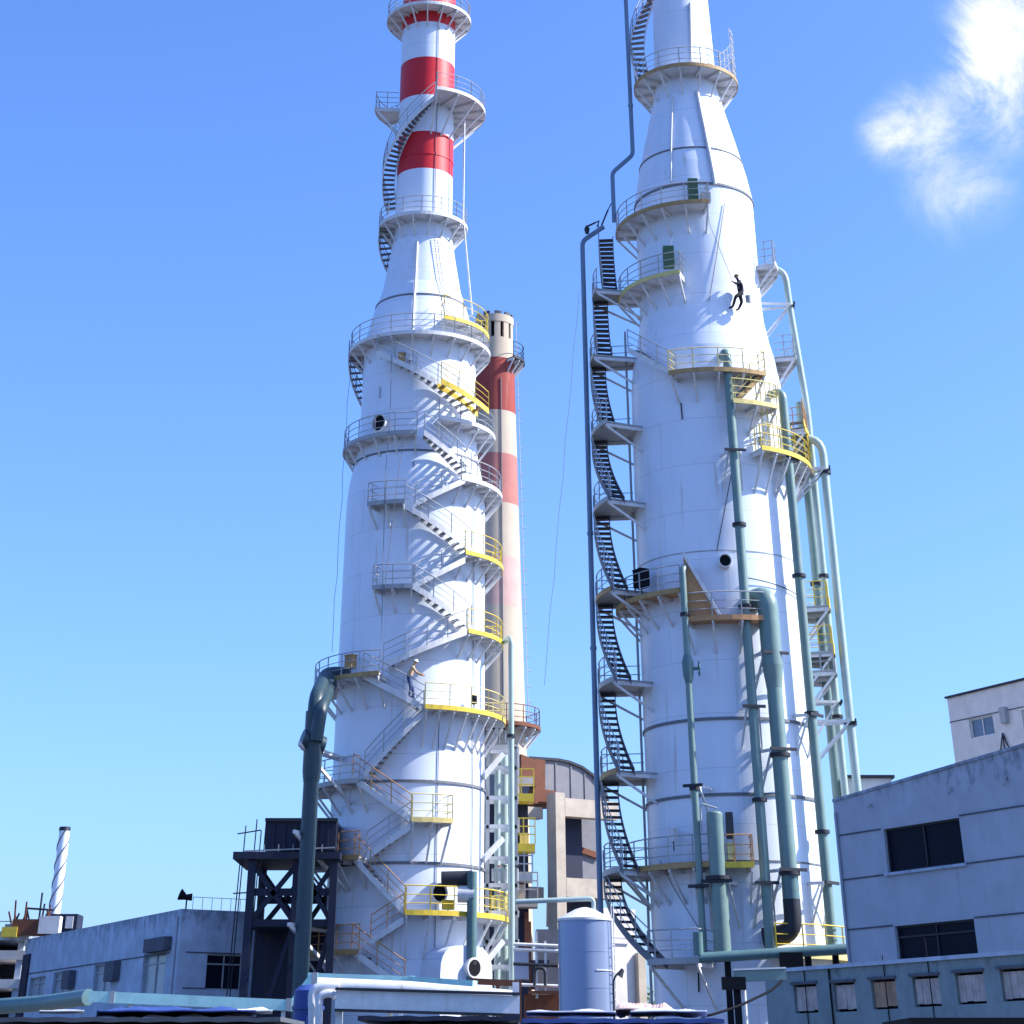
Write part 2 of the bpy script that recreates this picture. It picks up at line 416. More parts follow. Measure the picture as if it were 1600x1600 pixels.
ring(LT, lt, zf(LT, 640, 703)); ring(LT, lt, zf(LT, 650, 459)); ring(LT, lt, zf(LT, 660, 238), 'tower_red', h=.16, pr=.03)
# galleries of the upper part
platform(LT, lt, (600, 33), 1.02, -180, 180, step=22)
platform(LT, lt, (755, 168), 2.0, 12, 172, step=22, ends=(1,))
platform(LT, lt, (583, 168), 1.55, -128, -84, step=40, ends=(0, 1))
zB = LT.hit(755, 168, 2.0)[1]
flight(LT, lt, -118, LT.hit(612, 300, .8)[1], 14, zB - .02, wid=.8, rise=.24)
platform(LT, lt, (590, 357), .95, -180, 180, step=24)
zC = LT.hit(590, 357, .95)[1]
flight(LT, lt, -78, zC - .1, -150, zC - 2.9, wid=.8, R0=1.95, rise=.26)
pD, zD, _, _ = platform(LT, lt, (548, 547), .85, -128, 120, step=18)
platform(LT, lt, (742, 520), .9, 22, 96, deck='steel_white', edge='yellow', rail='yellow', z=zD + 1.0, ends=(0, 1), hrail=1.3)
flight(LT, lt, -88, zD - .1, -140, zD - 3.0, wid=.8, rise=.26)
flight_px(LT, lt, (588, 549), (742, 642))
flight_px(LT, lt, (690, 592), (766, 640), w=2.0, gap=1.05, sm='yellow', rm='yellow', tm='ochre')
platform(LT, lt, (735, 660), 1.1, 18, 88, ends=(1,), step=18)
platform(LT, lt, (537, 702), .82, -118, 2, edge='steel_grey', step=18, ends=(0,))
manhole(LT, lt, 597, 663, .5)
flight_px(LT, lt, (662, 676), (738, 737))
platform(LT, lt, (750, 753), 1.0, 722, 100, ends=(1,), step=14)
flight_px(LT, lt, (727, 748), (649, 784))
platform(LT, lt, (606, 783), .95, 574, 632, ends=(0,), step=13, deck='steel_grey', edge='steel_grey')
flight_px(LT, lt, (632, 787), (738, 858))
platform(LT, lt, (757, 869), 1.0, 728, 100, edge='yellow', rail='yellow', step=12, ends=(1,))
flight_px(LT, lt, (728, 872), (648, 912))
platform(LT, lt, (612, 915), .95, 582, 645, ends=(0,), step=14, deck='steel_grey', edge='steel_grey')
flight_px(LT, lt, (644, 912), (738, 978))
platform(LT, lt, (757, 990), 1.0, 732, 100, edge='yellow', rail='yellow', step=12, ends=(1,))
flight_px(LT, lt, (730, 984), (598, 1038))
platform(LT, lt, (540, 1056), 1.25, -108, 592, edge='ochre', step=16, ends=(0,))
flight_px(LT, lt, (566, 1052), (664, 1104))
platform(LT, lt, (700, 1105), 1.1, 664, 102, edge='yellow', step=9, rail='yellow_pale', ends=(1,), drop=1.4)
flight_px(LT, lt, (662, 1112), (568, 1208))
platform(LT, lt, (512, 1224), 1.1, -100, 560, edge='steel_grey', deck='steel_grey', step=14, ends=(0,))
flight_px(LT, lt, (550, 1212), (644, 1278), rm='orange')
platform(LT, lt, (676, 1280), 1.15, 643, 708, edge='yellow_pale', rail='yellow_pale', step=12, ends=(0, 1), drop=1.4)
flight_px(LT, lt, (642, 1288), (572, 1336))
platform(LT, lt, (520, 1341), 1.1, -98, 560, edge='ochre', step=14, rail='orange', ends=(0,))
flight_px(LT, lt, (552, 1338), (634, 1424), rm='orange')
platform(LT, lt, (665, 1425), 1.25, 632, 98, edge='yellow', rail='yellow', step=13, ends=(1,), drop=1.4)
flight_px(LT, lt, (631, 1434), (578, 1468), rm='orange')
platform(LT, lt, (515, 1488), 1.1, -98, 560, edge='ochre', rail='orange', step=14, ends=(0,))
flight_px(LT, lt, (548, 1482), (632, 1540), rm='orange')
# cables and vertical pipes on the shell
surf_tube(LT, lt, (686, 34), (684, 335), .022, 'ring_dark', .05, 'lightning_cable', keep=True)
b = MB(); f0, z0 = LT.hit(683, 372, .08); f1, z1 = LT.hit(706, 502, .08)
for s in (-.2, .2):
    b.tube([LT.P(f0 + (f1 - f0) * k / 8 + s * 57 / LT.r(z0 + (z1 - z0) * k / 8), LT.r(z0 + (z1 - z0) * k / 8) + .12, z0 + (z1 - z0) * k / 8) for k in range(9)], .022, 'ring_dark', 5)
for k in range(30):
    z = z0 + (z1 - z0) * k / 29; f = f0 + (f1 - f0) * k / 29; e = .2 * 57 / LT.r(z)
    b.tube([LT.P(f - e, LT.r(z) + .12, z), LT.P(f + e, LT.r(z) + .12, z)], .014, 'ring_dark', 4)
b.build('ladder', lt)
surf_tube(LT, lt, (652, 376), (645, 520), .09, 'steel_white', .12, 'riser_pipe')
# thin white riser standing off the right side from the upper gallery to the shoulder
zt_, zb_ = LT.hit(722, 195, 0)[1], zD
b = MB(); b.tube([LT.P(70, 2.62, zs(195)), LT.P(70, 2.62, zs(350)), LT.P(74, 3.2, zs(500))], .06, 'steel_white', 6); b.build('riser_pipe', lt)
surf_tube(LT, lt, (686, 1120), (688, 1500), .02, 'ring_dark', .04, 'cable', keep=True)
surf_tube(LT, lt, (741, 800), (745, 1390), .03, 'steel_grey', .06, 'cable', keep=True)
for (a, c) in (((612, 555), (596, 1000)), ((630, 690), (600, 930))):
    surf_tube(LT, lt, a, c, .018, 'ring_dark', 1.0, 'hanging_cable')
# yellow platform detail by the lower manhole
manhole(LT, lt, 683, 1396, .42)
f, z = LT.hit(712, 1390, .9)
b = MB(); p = LT.P(f, LT.r(z) + .7, z); b.tube([p + Vector((-.6, 0, .45)), p + Vector((.9, 0, .5))], .33, 'dark_steel', 12)
b.tube([p + Vector((.2, -.2, -.2)), p + Vector((1.0, -.2, -.2))], .36, 'steel_white', 14); b.build('agitator_motor', lt)
# inlet chest with a round opening at the base
f, z = LT.hit(712, 1500, .5); a = R_(f); n_ = Vector((math.sin(a), -math.cos(a), 0)); t_ = Vector((math.cos(a), math.sin(a), 0))
prof = []
m = MB(); W, H, D = 1.5, 1.15, 1.7; c = LT.P(f, LT.r(z) - .3, z - 1.2); pts = []
for k in range(13):
    q = math.pi * k / 12; pts.append((-W * math.copysign(abs(math.cos(q)) ** .6, math.cos(q)), H * math.sin(q) ** .8 + .6))
pts = [(-W, -3.)] + pts + [(W, -3.)]; N = len(pts)
vs = [c + t_ * x + Vector((0, 0, y)) for x, y in pts] + [c + t_ * x + Vector((0, 0, y)) + n_ * D for x, y in pts]
m.add(vs, [(i, i + 1, N + i + 1, N + i) for i in range(N - 1)], 'tower_white', True); m.poly(vs[N:], 'tower_white')
o = m.build('inlet_chest', lt)
m = MB(); cc = c + n_ * D + t_ * .25 + Vector((0, 0, .85))
m.tube([cc + n_ * -.05, cc + n_ * .30], .42, 'steel_white', 24); m.tube([cc + n_ * .28, cc + n_ * .32], .33, 'black', 24); m.build('manhole', o)

# ================================================================== RIGHT TOWER
rt = thing('desulfurization_tower', 'thicker white tower with green pipes in front and stairs along its left edge', 'tower', (RTX, RTD, 0))
shell(RT, rt, [(zf(RT, 1056, -17), 'tower_white'), (62.0, 'tower_red')], zrt(143), 62.0)
for px, py in ((1073, 287), (1150, 1122), (1186, 1241)): ring(RT, rt, zf(RT, px, py), h=.12, pr=.06)
ring(RT, rt, zf(RT, 1080, 230), h=.08); ring(RT, rt, zf(RT, 1118, 860), 'steel_grey', h=.05, pr=.02); ring(RT, rt, zf(RT, 1140, 1345), h=.06, pr=.03)
pa, za, _, _ = platform(RT, rt, (988, 141), 1.35, -180, 180, edge='ochre', step=24)
flight(RT, rt, -68, za + .1, -150, za + 7.5, wid=.95, gap=.55, rise=.5)
b = MB()
for k in range(9):
    f = 62 + k * 8; b.beam(RT.P(f, 3.25 * RK, za), RT.P(f, 3.25 * RK, za + 3.2), .05, .05, 'steel_white')
for k in range(6):
    b.tube([RT.P(62 + j * 8, 3.25 * RK, za + .5 + k * .52) for j in range(9)], .03, 'steel_white', 5)
b.build('cage_railing', pa)
pb, zb, _, _ = platform(RT, rt, (1035, 320), 1.25, -98, 1108, edge='ochre', step=16, ends=(1,))
m = MB(); f, _ = RT.hit(1082, 290, .5); c = RT.P(f, RT.r(zb) + .6, zb + .75); m.box(c, (.5, .5, 1.3), 'box_green'); m.box(c + Vector((.65, 0, -.35)), (.5, .4, .5), 'steel_grey'); m.build('control_box', pb)
zb_ = zb
pc, zc, _, _ = platform(RT, rt, (1020, 432), 1.25, -98, 1062, edge='yellow_pale', step=16, ends=(1,))
f, _ = RT.hit(1046, 392, .6); m = MB(); c = RT.P(f, RT.r(zc) + .7, zc + 1.0); m.box(c, (.55, .5, 1.1), 'box_green'); m.beam(c + Vector((.1, 0, .5)), c + Vector((.3, 0, 1.2)), .05, .05, 'steel_white'); m.build('control_box', pc)
pd, zd, _, _ = platform(RT, rt, (1085, 577), 1.2, 1044, 1197, edge='ochre', step=14, ends=(0, 1), rail='yellow_pale')
flight_px(RT, rt, (985, 545), (1056, 583))
p2, z2, _, _ = platform(RT, rt, (1180, 628), 1.25, 1146, 1216, edge='yellow_pale', step=12, rail='yellow_pale', ends=(0,))
flight_px(RT, rt, (1196, 578), (1150, 624), sm='ochre', rm='yellow_pale')
platform(RT, rt, (1238, 657), 1.3, 66, 112, edge='yellow', rail='orange', step=12, ends=(0,))
flight(RT, rt, 66, z2, 96, z2 - 2.2, sm='yellow', rm='orange', gap=.4)
platform(RT, rt, (1245, 712), 1.25, 1190, 108, edge='yellow', rail='yellow', step=11, ends=(0, 1), drop=1.5)
b = MB()
f, z = RT.hit(1208, 680, .7)
for k in range(5): b.beam(RT.P(f - 8 + k * 4, 5.1 * RK, z - 1.2), RT.P(f - 8 + k * 4, 5.1 * RK, z + 2.6), .05, .05, 'yellow_pale')
for k in range(8): b.tube([RT.P(f - 8 + j * 4, 5.1 * RK, z - 1.0 + k * .5) for j in range(5)], .025, 'yellow_pale', 5)
b.build('caged_ladder', rt)
platform(RT, rt, (1212, 413), 1.15, 66, 116, edge='steel_white', step=12, ends=(0,), hrail=1.25)
platform(RT, rt, (1245, 560), 1.25, 74, 118, edge='steel_grey', deck='steel_grey', step=15, ends=(0,))
pe, ze, _, _ = platform(RT, rt, (1010, 930), 1.25, -96, 1062, edge='ochre', deck='orange', step=14)
p3, z3, _, _ = platform(RT, rt, (1110, 964), 1.25, 1068, 1205, edge='orange', deck='orange', step=14, ends=(0, 1))
m = MB(); f, z = RT.hit(1072, 940, 1.0); A = RT.P(f, 5.45 * RK, z3 + .1); A2 = RT.P(f, 5.45 * RK, z3 + 2.9); f2, _ = RT.hit(1124, 955, 1.0); B = RT.P(f2, 5.45 * RK, z3 + .1)
t = Vector((0, .06, 0)); vs = [A, B, A2, A + t, B + t, A2 + t]
m.add(vs, [(0, 1, 2), (3, 5, 4), (0, 3, 4, 1), (1, 4, 5, 2), (2, 5, 3, 0)], 'orange'); m.beam(A2, B, .14, .14, 'steel_white'); m.build('guard_sheet', rt)
pf, zf_, _, _ = platform(RT, rt, (1050, 1352), 1.3, -97, 1126, edge='ochre', deck='ochre', step=15)
p4, z4, _, _ = platform(RT, rt, (1155, 1350), 1.3, 1120, 1178, edge='yellow', deck='yellow_pale', rail='orange', step=12, ends=(1,))
for py, e in ((950, 'yellow'), (1012, 'yellow'), (1040, 'steel_grey')):
    platform(RT, rt, (1298, py), 1.5, 72, 108, edge=e, deck='steel_grey', rail='yellow' if e == 'yellow' else 'steel_grey', step=18, ends=(0, 1), toe=.35)
platform(RT, rt, (1262, 1492), 1.2, 1215, 96, edge='yellow_pale', rail='yellow', deck='yellow_pale', step=20, brackets=False)
manhole(RT, rt, 1132, 879, .30, 'nozzle', .45)
surf_tube(RT, rt, (1089, 142), (1117, 288), .11, 'steel_white', .12, 'riser_pipe')
surf_tube(RT, rt, (1078, 5), (1080, 95), .10, 'steel_white', .12, 'riser_pipe')
surf_tube(RT, rt, (1051, 150), (1049, 284), .05, 'steel_white', .08, 'riser_pipe')
surf_tube(RT, rt, (1132, 318), (1108, 470), .02, 'rope', .06, 'hanging_cable')
surf_tube(RT, rt, (1064, 630), (1066, 655), .03, 'black', .05, 'bolt_strip')
def gear(T, par, px, py, ex, size, m, name):
    f, z = T.hit(px, py, ex); a = R_(f); rad = Vector((math.sin(a), -math.cos(a), 0)); tan = Vector((math.cos(a), math.sin(a), 0))
    c = T.P(f, T.r(z) + ex * T.k, z); g = MB(); g.box(c, size, m, tan, rad); g.box(c + Vector((0, 0, size[2] / 2 + .03)), (size[0] * 1.1, size[1] * 1.1, .05), m, tan, rad)
    g.tube([c - Vector((0, 0, size[2] / 2)), c - Vector((0, 0, size[2] / 2 + .35))], .03, 'dark_steel', 6); g.build(name, par)
gear(RT, rt, 1002, 905, .8, (.65, .5, .75), 'black', 'junction_box')
gear(RT, rt, 1052, 1306, .5, (.30, .25, .45), 'steel_white', 'junction_box')
gear(RT, rt, 1190, 690, .4, (.25, .2, .35), 'steel_grey', 'junction_box')
gear(LT, lt, 741, 1094, .5, (.22, .2, .38), 'black', 'junction_box')
gear(LT, lt, 628, 560, .5, (.35, .3, .5), 'ochre', 'junction_box')
gear(LT, lt, 640, 555, .5, (.2, .2, .6), 'steel_white', 'junction_box')
gear(LT, lt, 700, 1415, .6, (.5, .35, .35), 'yellow', 'tool_chest')
gear(LT, lt, 548, 1035, .7, (.5, .4, .6), 'ochre', 'junction_box')
for A_, B_ in (((1168, 903), (1282, 945)), ((1150, 700), (1120, 860))): surf_tube(RT, rt, A_, B_, .022, 'black', .12, 'cable')
surf_tube(RT, rt, (1032, 1345), (1096, 1455), .018, 'rope', .25, 'cable')
surf_tube(RT, rt, (1091, 1520), (1092, 1550), .03, 'black', .05, 'bolt_strip')
for A_, B_ in (((594, 604), (593, 622)), ((646, 720), (646, 730)), ((760, 700), (762, 1380))): surf_tube(LT, lt, A_, B_, .022, 'rope', .06, 'cable', keep=True)
# stair tower on the left edge: landings and flights
Ls = [350, 463, 566, 682, 800, 938, 1076, 1216, 1352]
zz = [zb] + [zrt(y) for y in Ls[1:-1]] + [zf_] + [zrt(1512)]
for i in range(len(zz) - 1):
    ztop, zbot = zz[i], zz[i + 1]
    rr = max(RT.r(ztop), RT.r(zbot)) + 1.42 * RK
    f1 = -80 if i < 2 else (-70 if i == 2 else -62)
    if i == len(zz) - 2: f1 = -44
    flight(RT, rt, -97, ztop, f1, zbot, R0=rr, wid=.92, sm='tread_steel', tm='dark_steel', rm='steel_grey', rails='o', rise=.29, th=.09)
    if 0 < i:
        w = (rr + .92 * RK - RT.r(ztop)) / RK
        platform(RT, rt, None, w, -99, -64 if i > 2 else -78, z=ztop, deck='steel_grey', edge='ochre' if i in (5, 7) else 'steel_grey', rail='steel_grey', step=60, ends=(0,), drop=.5)
rr = RT.r(zz[-1]) + 1.42 * RK
platform(RT, rt, None, (rr + .92 * RK - RT.r(zz[-1])) / RK, -48, -24, z=zz[-1] + .02, deck='steel_grey', edge='steel_grey', rail='steel_grey', step=30, ends=(1,), drop=.7)
b = MB()
for f in (-98, -88):
    b.tube([RT.P(f, RT.r(5) + .15, .0), RT.P(f, RT.r(20) + .15, zrt(520))], .06, 'steel_grey', 6)
b.build('tie_post', rt)

# ------------------------------------------------------------------ pipes standing beside the towers
def pipe(label, pts, r, m, flanges=(), cat='pipe', group='green pipes on the right tower', name='process_pipe', fr=1.5, rad=.9, n=14, ties=(), T=None, fm='dark_steel'):
    pts = [Vector(p) for p in pts]; base = (pts[-1].x, pts[-1].y, min(p.z for p in pts))
    o = thing(name, label, cat, base, group)
    b = MB(); b.tube(bend(pts, rad), r, m, n); b.build('pipe_run', o)
    for p in flanges:
        f = MB(); p = Vector(p); f.tube([p + Vector((0, 0, -.07)), p + Vector((0, 0, .07))], r * fr, fm, 16); f.build('flange', o)
    for p in ties:                      # bracket from the pipe back to the tower
        p = Vector(p); d = Vector((T.ax - p.x, T.ad - p.y, 0)); L = d.length; d.normalize(); s = Vector((-d.y, d.x, 0))
        q = p + d * (L - T.r(p.z)); q2 = p + d * (L - T.r(p.z - 1.6)) + Vector((0, 0, -1.6))
        f = MB()
        for k in (-1, 1):
            f.beam(p + s * k * (r + .05), q + s * k * (r + .25), .09, .12, 'steel_white'); f.beam(p + s * k * (r + .05), q2 + s * k * (r + .25), .08, .08, 'steel_white')
        f.beam(p - s * (r + .3) - d * (r + .05), p + s * (r + .3) - d * (r + .05), .08, .12, 'dark_steel'); f.build('bracket', o)
    return o
def vpipe(T, top, mid, ex, ybot):
    """vertical line through the pixel mid at ex off the shell; returns top point, bottom point, function z(py)"""
    f, z = T.hit(*mid, ex); R = T.r(z) + ex * T.k
    p = T.P(f, R, 0)
    zof = lambda py: at(PX, py, p.y).z
    return f, R, p, zof
def V(p, z): return Vector((p.x, p.y, z))
f, R, p, zo = vpipe(RT, None, (1172, 1050), .75, 0)
pipe('long thin green pipe down the middle of the thick tower', [RT.P(f, RT.r(zo(548)) - .1, zo(548)), V(p, zo(548)), V(p, zo(1495))], .22, 'pipe_green', [V(p, zo(948)), V(p, zo(820)), V(p, zo(1250))], ties=[V(p, zo(705)), V(p, zo(1105)), V(p, zo(1380))], T=RT)
f, R, p, zo = vpipe(RT, None, (1220, 1200), .95, 0)
o = pipe('fattest green pipe with a rounded top elbow on the thick tower', [RT.P(f - 5, RT.r(zo(950)) - .2, zo(940)), V(p, zo(936)), V(p, zo(1420))], .345, 'pipe_green', [V(p, zo(1030)), V(p, zo(1180)), V(p, zo(1365))], ties=[V(p, zo(1022)), V(p, zo(1172)), V(p, zo(1360))], T=RT, fr=1.35, n=20)
b = MB(); b.tube(bend([RT.P(f - 5, RT.r(zo(950)) - .2, zo(934)), V(p, zo(930)), V(p, zo(1040))], 1.0), .47, 'pipe_green', 22); b.tube([V(p, zo(1040)), V(p, zo(1075))], [.47, .35], 'pipe_green', 22, cap=False); b.build('elbow', o)
b = MB(); b.tube([V(p, zo(1370)), V(p, zo(1405))], .36, 'pipe_dark', 18); b.tube(bend([V(p, zo(1405)), V(p, zo(1458)), V(p, zo(1458)) + Vector((-1.25, .35, -.15))], .7, 8), .37, 'dark_steel', 18); b.build('lower_elbow', o)
f, R, p, zo = vpipe(RT, None, (1262, 1050), .75, 0)
pipe('long thin green pipe right of the fattest pipe on the thick tower', [RT.P(f, RT.r(zo(612)) - .1, zo(612)), V(p, zo(612)), V(p, zo(1495))], .22, 'pipe_green', [V(p, zo(715)), V(p, zo(900)), V(p, zo(1115)), V(p, zo(1300))], ties=[V(p, zo(718)), V(p, zo(1118)), V(p, zo(1380))], T=RT)
f, R, p, zo = vpipe(RT, None, (1078, 1100), 1.35, 0)
o = pipe('thin green pipe with a mid height valve rising to the brown platform', [RT.P(f, RT.r(zo(880)) - .1, zo(884)), V(p, zo(880)), V(p, zo(1495))], .15, 'pipe_green', [V(p, zo(960)), V(p, zo(1232)), V(p, zo(1385))], ties=[V(p, zo(1228)), V(p, zo(1385))], T=RT)
b = MB(); c = V(p, zo(1045)); b.tube([c + Vector((0, 0, .6)), c + Vector((0, 0, .25)), c + Vector((0, 0, -.25)), c + Vector((0, 0, -.6))], [.16, .27, .24, .15], 'pipe_dark', 12); b.tube([c, c + Vector((.55, -.1, 0))], .07, 'pipe_dark', 8)
b.tube([c + Vector((.5, .28 * math.cos(k * .6), .28 * math.sin(k * .6))) for k in range(11)], .03, 'pipe_dark', 5); b.build('valve', o)
f, R, p, zo = vpipe(RT, None, (1124, 1400), 1.2, 0)
o = pipe('short stout green pipe beside the yellow railing low on the thick tower', [V(p, zo(1272)), V(p, zo(1495))], .36, 'pipe_green', [V(p, zo(1372))], ties=[V(p, zo(1378))], T=RT, n=18)
b = MB(); b.sphere(V(p, zo(1272)), .36, 'pipe_green', 14, .35); b.tube(bend([V(p, zo(1268)) + Vector((.1, -.2, .1)), V(p, zo(1262)) + Vector((-.6, -.2, .15)), V(p, zo(1300)) + Vector((-.6, -.2, 0))], .2), .04, 'steel_grey', 6)
b.box(V(p, zo(1290)) + Vector((.62, 0, 0)), (.3, .3, 1.0), 'dark_steel'); b.box(V(p, zo(1330)) + Vector((.62, 0, 0)), (.34, .3, .6), 'yellow_pale'); b.build('valve', o)
# right limb pipes
f = 86; R = 5.75 * RK; p = RT.P(f, R, 0); zo = lambda py: at(PX, py, p.y).z
pipe('pale green pipe curving out of the high platform right of the roped worker', [RT.P(84, 3.5 * RK, zo(421)), RT.P(84, 5.2 * RK, zo(421)), RT.P(85, 5.3 * RK, zo(480)), V(p, zo(640)), V(p, 2)], .17, 'pipe_pale', [V(p, zo(900)), V(p, zo(1120))], ties=[V(p, zo(1098)), RT.P(85, 5.3 * RK, zo(478))], T=RT)
p1 = RT.P(79, 6.35 * RK, 0)
pipe('pale green pipe at the outer right edge with its bend under a yellow platform', [RT.P(79, 4.2 * RK, zo(692)), V(p1, zo(690)), V(p1, 2)], .20, 'pipe_pale', [V(p1, zo(745)), V(p1, zo(1135))], ties=[V(p1, zo(740)), V(p1, zo(1132))], T=RT)
p2_ = RT.P(97, 5.55 * RK, 0)
pipe('darker green pipe partly hidden behind the outer right pipes', [V(p2_, zo(620)), V(p2_, 2)], .22, 'pipe_green', [V(p2_, zo(905))])
# conduits on the stair tower side
p = RT.P(-94, 6.95 * RK, 0)
pipe('thin blue grey conduit standing outside the stair tower of the thick tower', [RT.P(-92, 5.6 * RK, zrt(352)), V(p, zrt(372)), V(p, 0)], .13, 'pipe_blue', [V(p, zrt(830)), V(p, zrt(1010))], group=None, name='conduit_pipe', rad=.3, fr=1.25, fm='pipe_blue')
q = RT.P(-90, 3.62 * RK, 0); q2 = RT.P(-92, 4.95 * RK, 0)
pipe('thin blue conduit with a crank bend beside the white cone of the thick tower', [V(q, 60), V(q, zrt(242)), V(q2, zrt(268)), V(q2, zrt(345))], .12, 'pipe_blue', [V(q, zrt(165))], group=None, name='conduit_pipe', rad=.25, fr=1.25, fm='pipe_blue')
# left tower
g0 = at(482, 1300, 95.2); g0.z = 0
zo = lambda py: at(PX, py, g0.y).z
o = pipe('fat dark green pipe left of the banded tower bending over into its side', [LT.P(-58, 3.6, zs(1066)), LT.P(-58, 5.0, zs(1068)), V(g0, zo(1092)), V(g0, zo(1160)), V(g0, .2)], .38, 'pipe_shaded', [V(g0, zo(1212))], group='green pipes by the banded tower', rad=.85, n=22, fr=1.14, fm='pipe_shaded')
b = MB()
b.tube([V(g0, zo(1165)) + Vector((-.55, -.2, .3)), V(g0, zo(1165)) + Vector((.5, .2, 0))], .42, 'pipe_shaded', 16)
b.tube(bend([V(g0, zo(1160)) + Vector((.15, -.4, 0)), V(g0, zo(1110)) + Vector((.3, -.4, 0)), LT.P(-52, 5.0, zs(1082))], .8), .34, 'pipe_shaded', 16); b.tube([V(g0, zo(1112)), V(g0, zo(1205)), V(g0, zo(1222))], [.46, .46, .39], 'pipe_shaded', 20); b.build('branch', o)
for py in (1165, 1302, 1446):
    b = MB(); c = V(g0, zo(py)) + Vector((-.62, -.65, 0)); e = LT.P(-56, 3.9, zo(py) + .05); e2 = LT.P(-44, 3.9, zo(py) - 2.1)
    b.beam(c, e, .14, .16, 'steel_white'); b.beam(c, e2, .12, .14, 'steel_white'); b.beam(c + Vector((0, 1.3, 0)), e + Vector((0, 1.0, 0)), .14, .16, 'steel_white'); b.build('bracket', o)
fp = LT.hit(737, 1450, 1.45); p = LT.P(fp[0], LT.r(5) + 1.45, 0); zo = lambda py: at(PX, py, p.y).z
pipe('dark green upright pipe in front of the banded tower base', [V(p, zo(1362)), V(p, 0)], .25, 'pipe_dark', [V(p, zo(1505))], group='green pipes by the banded tower', fr=1.2)
for i, (px, y0, d, r, lab) in enumerate(((777, 1195, 103, .16, 'pale grey green upright pipe nearest the banded tower right of its rings'), (788, 1180, 104, .20, 'pale grey green upright pipe second from the banded tower'),)):
    p = at(px, 1380, d); z = at(px, y0, d).z
    pipe(lab, [V(p, z), V(p, 0)], r, 'pipe_pale', [V(p, at(px, 1385, d).z)], group='pale pipes right of the banded tower')
p = at(799, 1250, 100.5); z = at(795, 996, 100.5).z
pipe('tall grey pipe with a hooked top right of the banded tower', [V(p, z) + Vector((-.45, 1.2, 0)), V(p, z), V(p, 0)], .15, 'pipe_pale', [V(p, at(795, 1150, 100.5).z)], group='pale pipes right of the banded tower', rad=.35)
p = at(783, 1250, 101.5)
o = thing('pipe_rack', 'grey steel pipe rack tower between the banded tower and the tank', 'pipe rack', (p.x, p.y, 0))
ztop = at(783, 1165, 101.5).z
for dx in (-.7, .75):
    for dy in (0, 1.6):
        b = MB(); b.beam((p.x + dx, p.y + dy + .4, 0), (p.x + dx, p.y + dy + .4, ztop), .2, .2, 'steel_grey'); b.build('post', o)
for k, py in enumerate((1165, 1198, 1245, 1290, 1340, 1382, 1425, 1470, 1510)):
    z = at(783, py, 101.5).z; b = MB()
    for dy in (.4, 2.0): b.beam((p.x - .85, p.y + dy, z), (p.x + .9, p.y + dy, z), .14, .18, 'steel_white')
    for dx in (-.7, .75): b.beam((p.x + dx, p.y + .3, z - .02), (p.x + dx, p.y + 2.1, z - .02), .12, .16, 'steel_white')
    b.build('cross_beam', o)
for (ya, yb) in ((1178, 1216), (1310, 1345), (1470, 1510)):
    b = MB(); b.beam(at(786, ya, 101.2), at(754, yb, 100.8), .22, .26, 'steel_white'); b.build('brace', o)
for py, xx in ((1165, 4), (1382, 5), (1425, 3)):
    z = at(783, py, 101.5).z
    for k in range(xx):
        b = MB(); c = Vector((p.x - .4 + .3 * k, p.y + .1, z + .5)); b.tube([c - Vector((0, 0, .35)), c + Vector((0, 0, .2))], .08, 'yellow_pale' if py > 1400 else 'steel_grey', 8)
        b.tube([c + Vector((0, 0, .2)), c + Vector((0, 0, .34))], .03, 'dark_steel', 6); b.tube([c + Vector((0, 0, .3)), c + Vector((0, 0, .34))], .11, 'red_paint' if k == 1 else 'dark_steel', 10); b.build('valve', o)

# ------------------------------------------------------------------ old concrete chimney behind
CD = 125.
def czs(py): return at(PX, py, CD).z
OC = Tower(-.58, CD, [(2.75, 0), (2.05, czs(1110)), (1.42, czs(560)), (1.36, czs(493))])
oc = thing('concrete_chimney', 'faded red and cream banded concrete chimney standing behind the banded tower', 'chimney', (OC.ax, CD, 0))
zt = czs(500)
bd = [(czs(1170), 'chimney_cream'), (zf(OC, 785, 945), 'chimney_cream'), (zf(OC, 785, 868), 'chimney_pink'), (zf(OC, 785, 784), 'chimney_cream'), (zf(OC, 785, 707), 'chimney_faded'), (zf(OC, 785, 640), 'chimney_cream'), (zf(OC, 775, 557), 'chimney_red'), (zt - 2.6, 'chimney_cream')]
m = MB(); m.lathe(OC.ax, CD, [(OC.r(0), 0)] + [(OC.r(z), z) for z, _ in bd], [b_[1] for b_ in bd], 64); m.build('shaft', oc)
m = MB(); r = OC.r(zt)
NW = 12                                    # crown with slots
for k in range(NW):
    a = k * 360 / NW; m.arc(OC.ax, CD, r - .18, r, zt - 2.6, zt, a, a + 19, 'chimney_cream')
m.arc(OC.ax, CD, r - .18, r + .03, zt - 2.65, zt - 1.7, 0, 360, 'chimney_cream'); m.arc(OC.ax, CD, r - .18, r + .03, zt - .55, zt, 0, 360, 'chimney_cream')
m.lathe(OC.ax, CD, [(r - .3, zt - 2.6), (r - .3, zt - .3)], 'black', 32); m.build('crown', oc)
for k in range(10):
    b = MB(); a = k * 36; zq = zt - .02; b.arc(OC.ax, CD, r - .16, r, zq, zq + .25, a, a + 22, 'grime'); b.build('merlon', oc)
platform(OC, oc, None, .75, 40, 150, z=czs(568), rail='dark_steel', deck='dark_steel', edge='dark_steel', name='gallery', step=20)
platform(OC, oc, None, .95, -170, 180, z=czs(1140), rail='rust', deck='rust', edge='rust', name='gallery', step=20)
b = MB(); zr = czs(505)
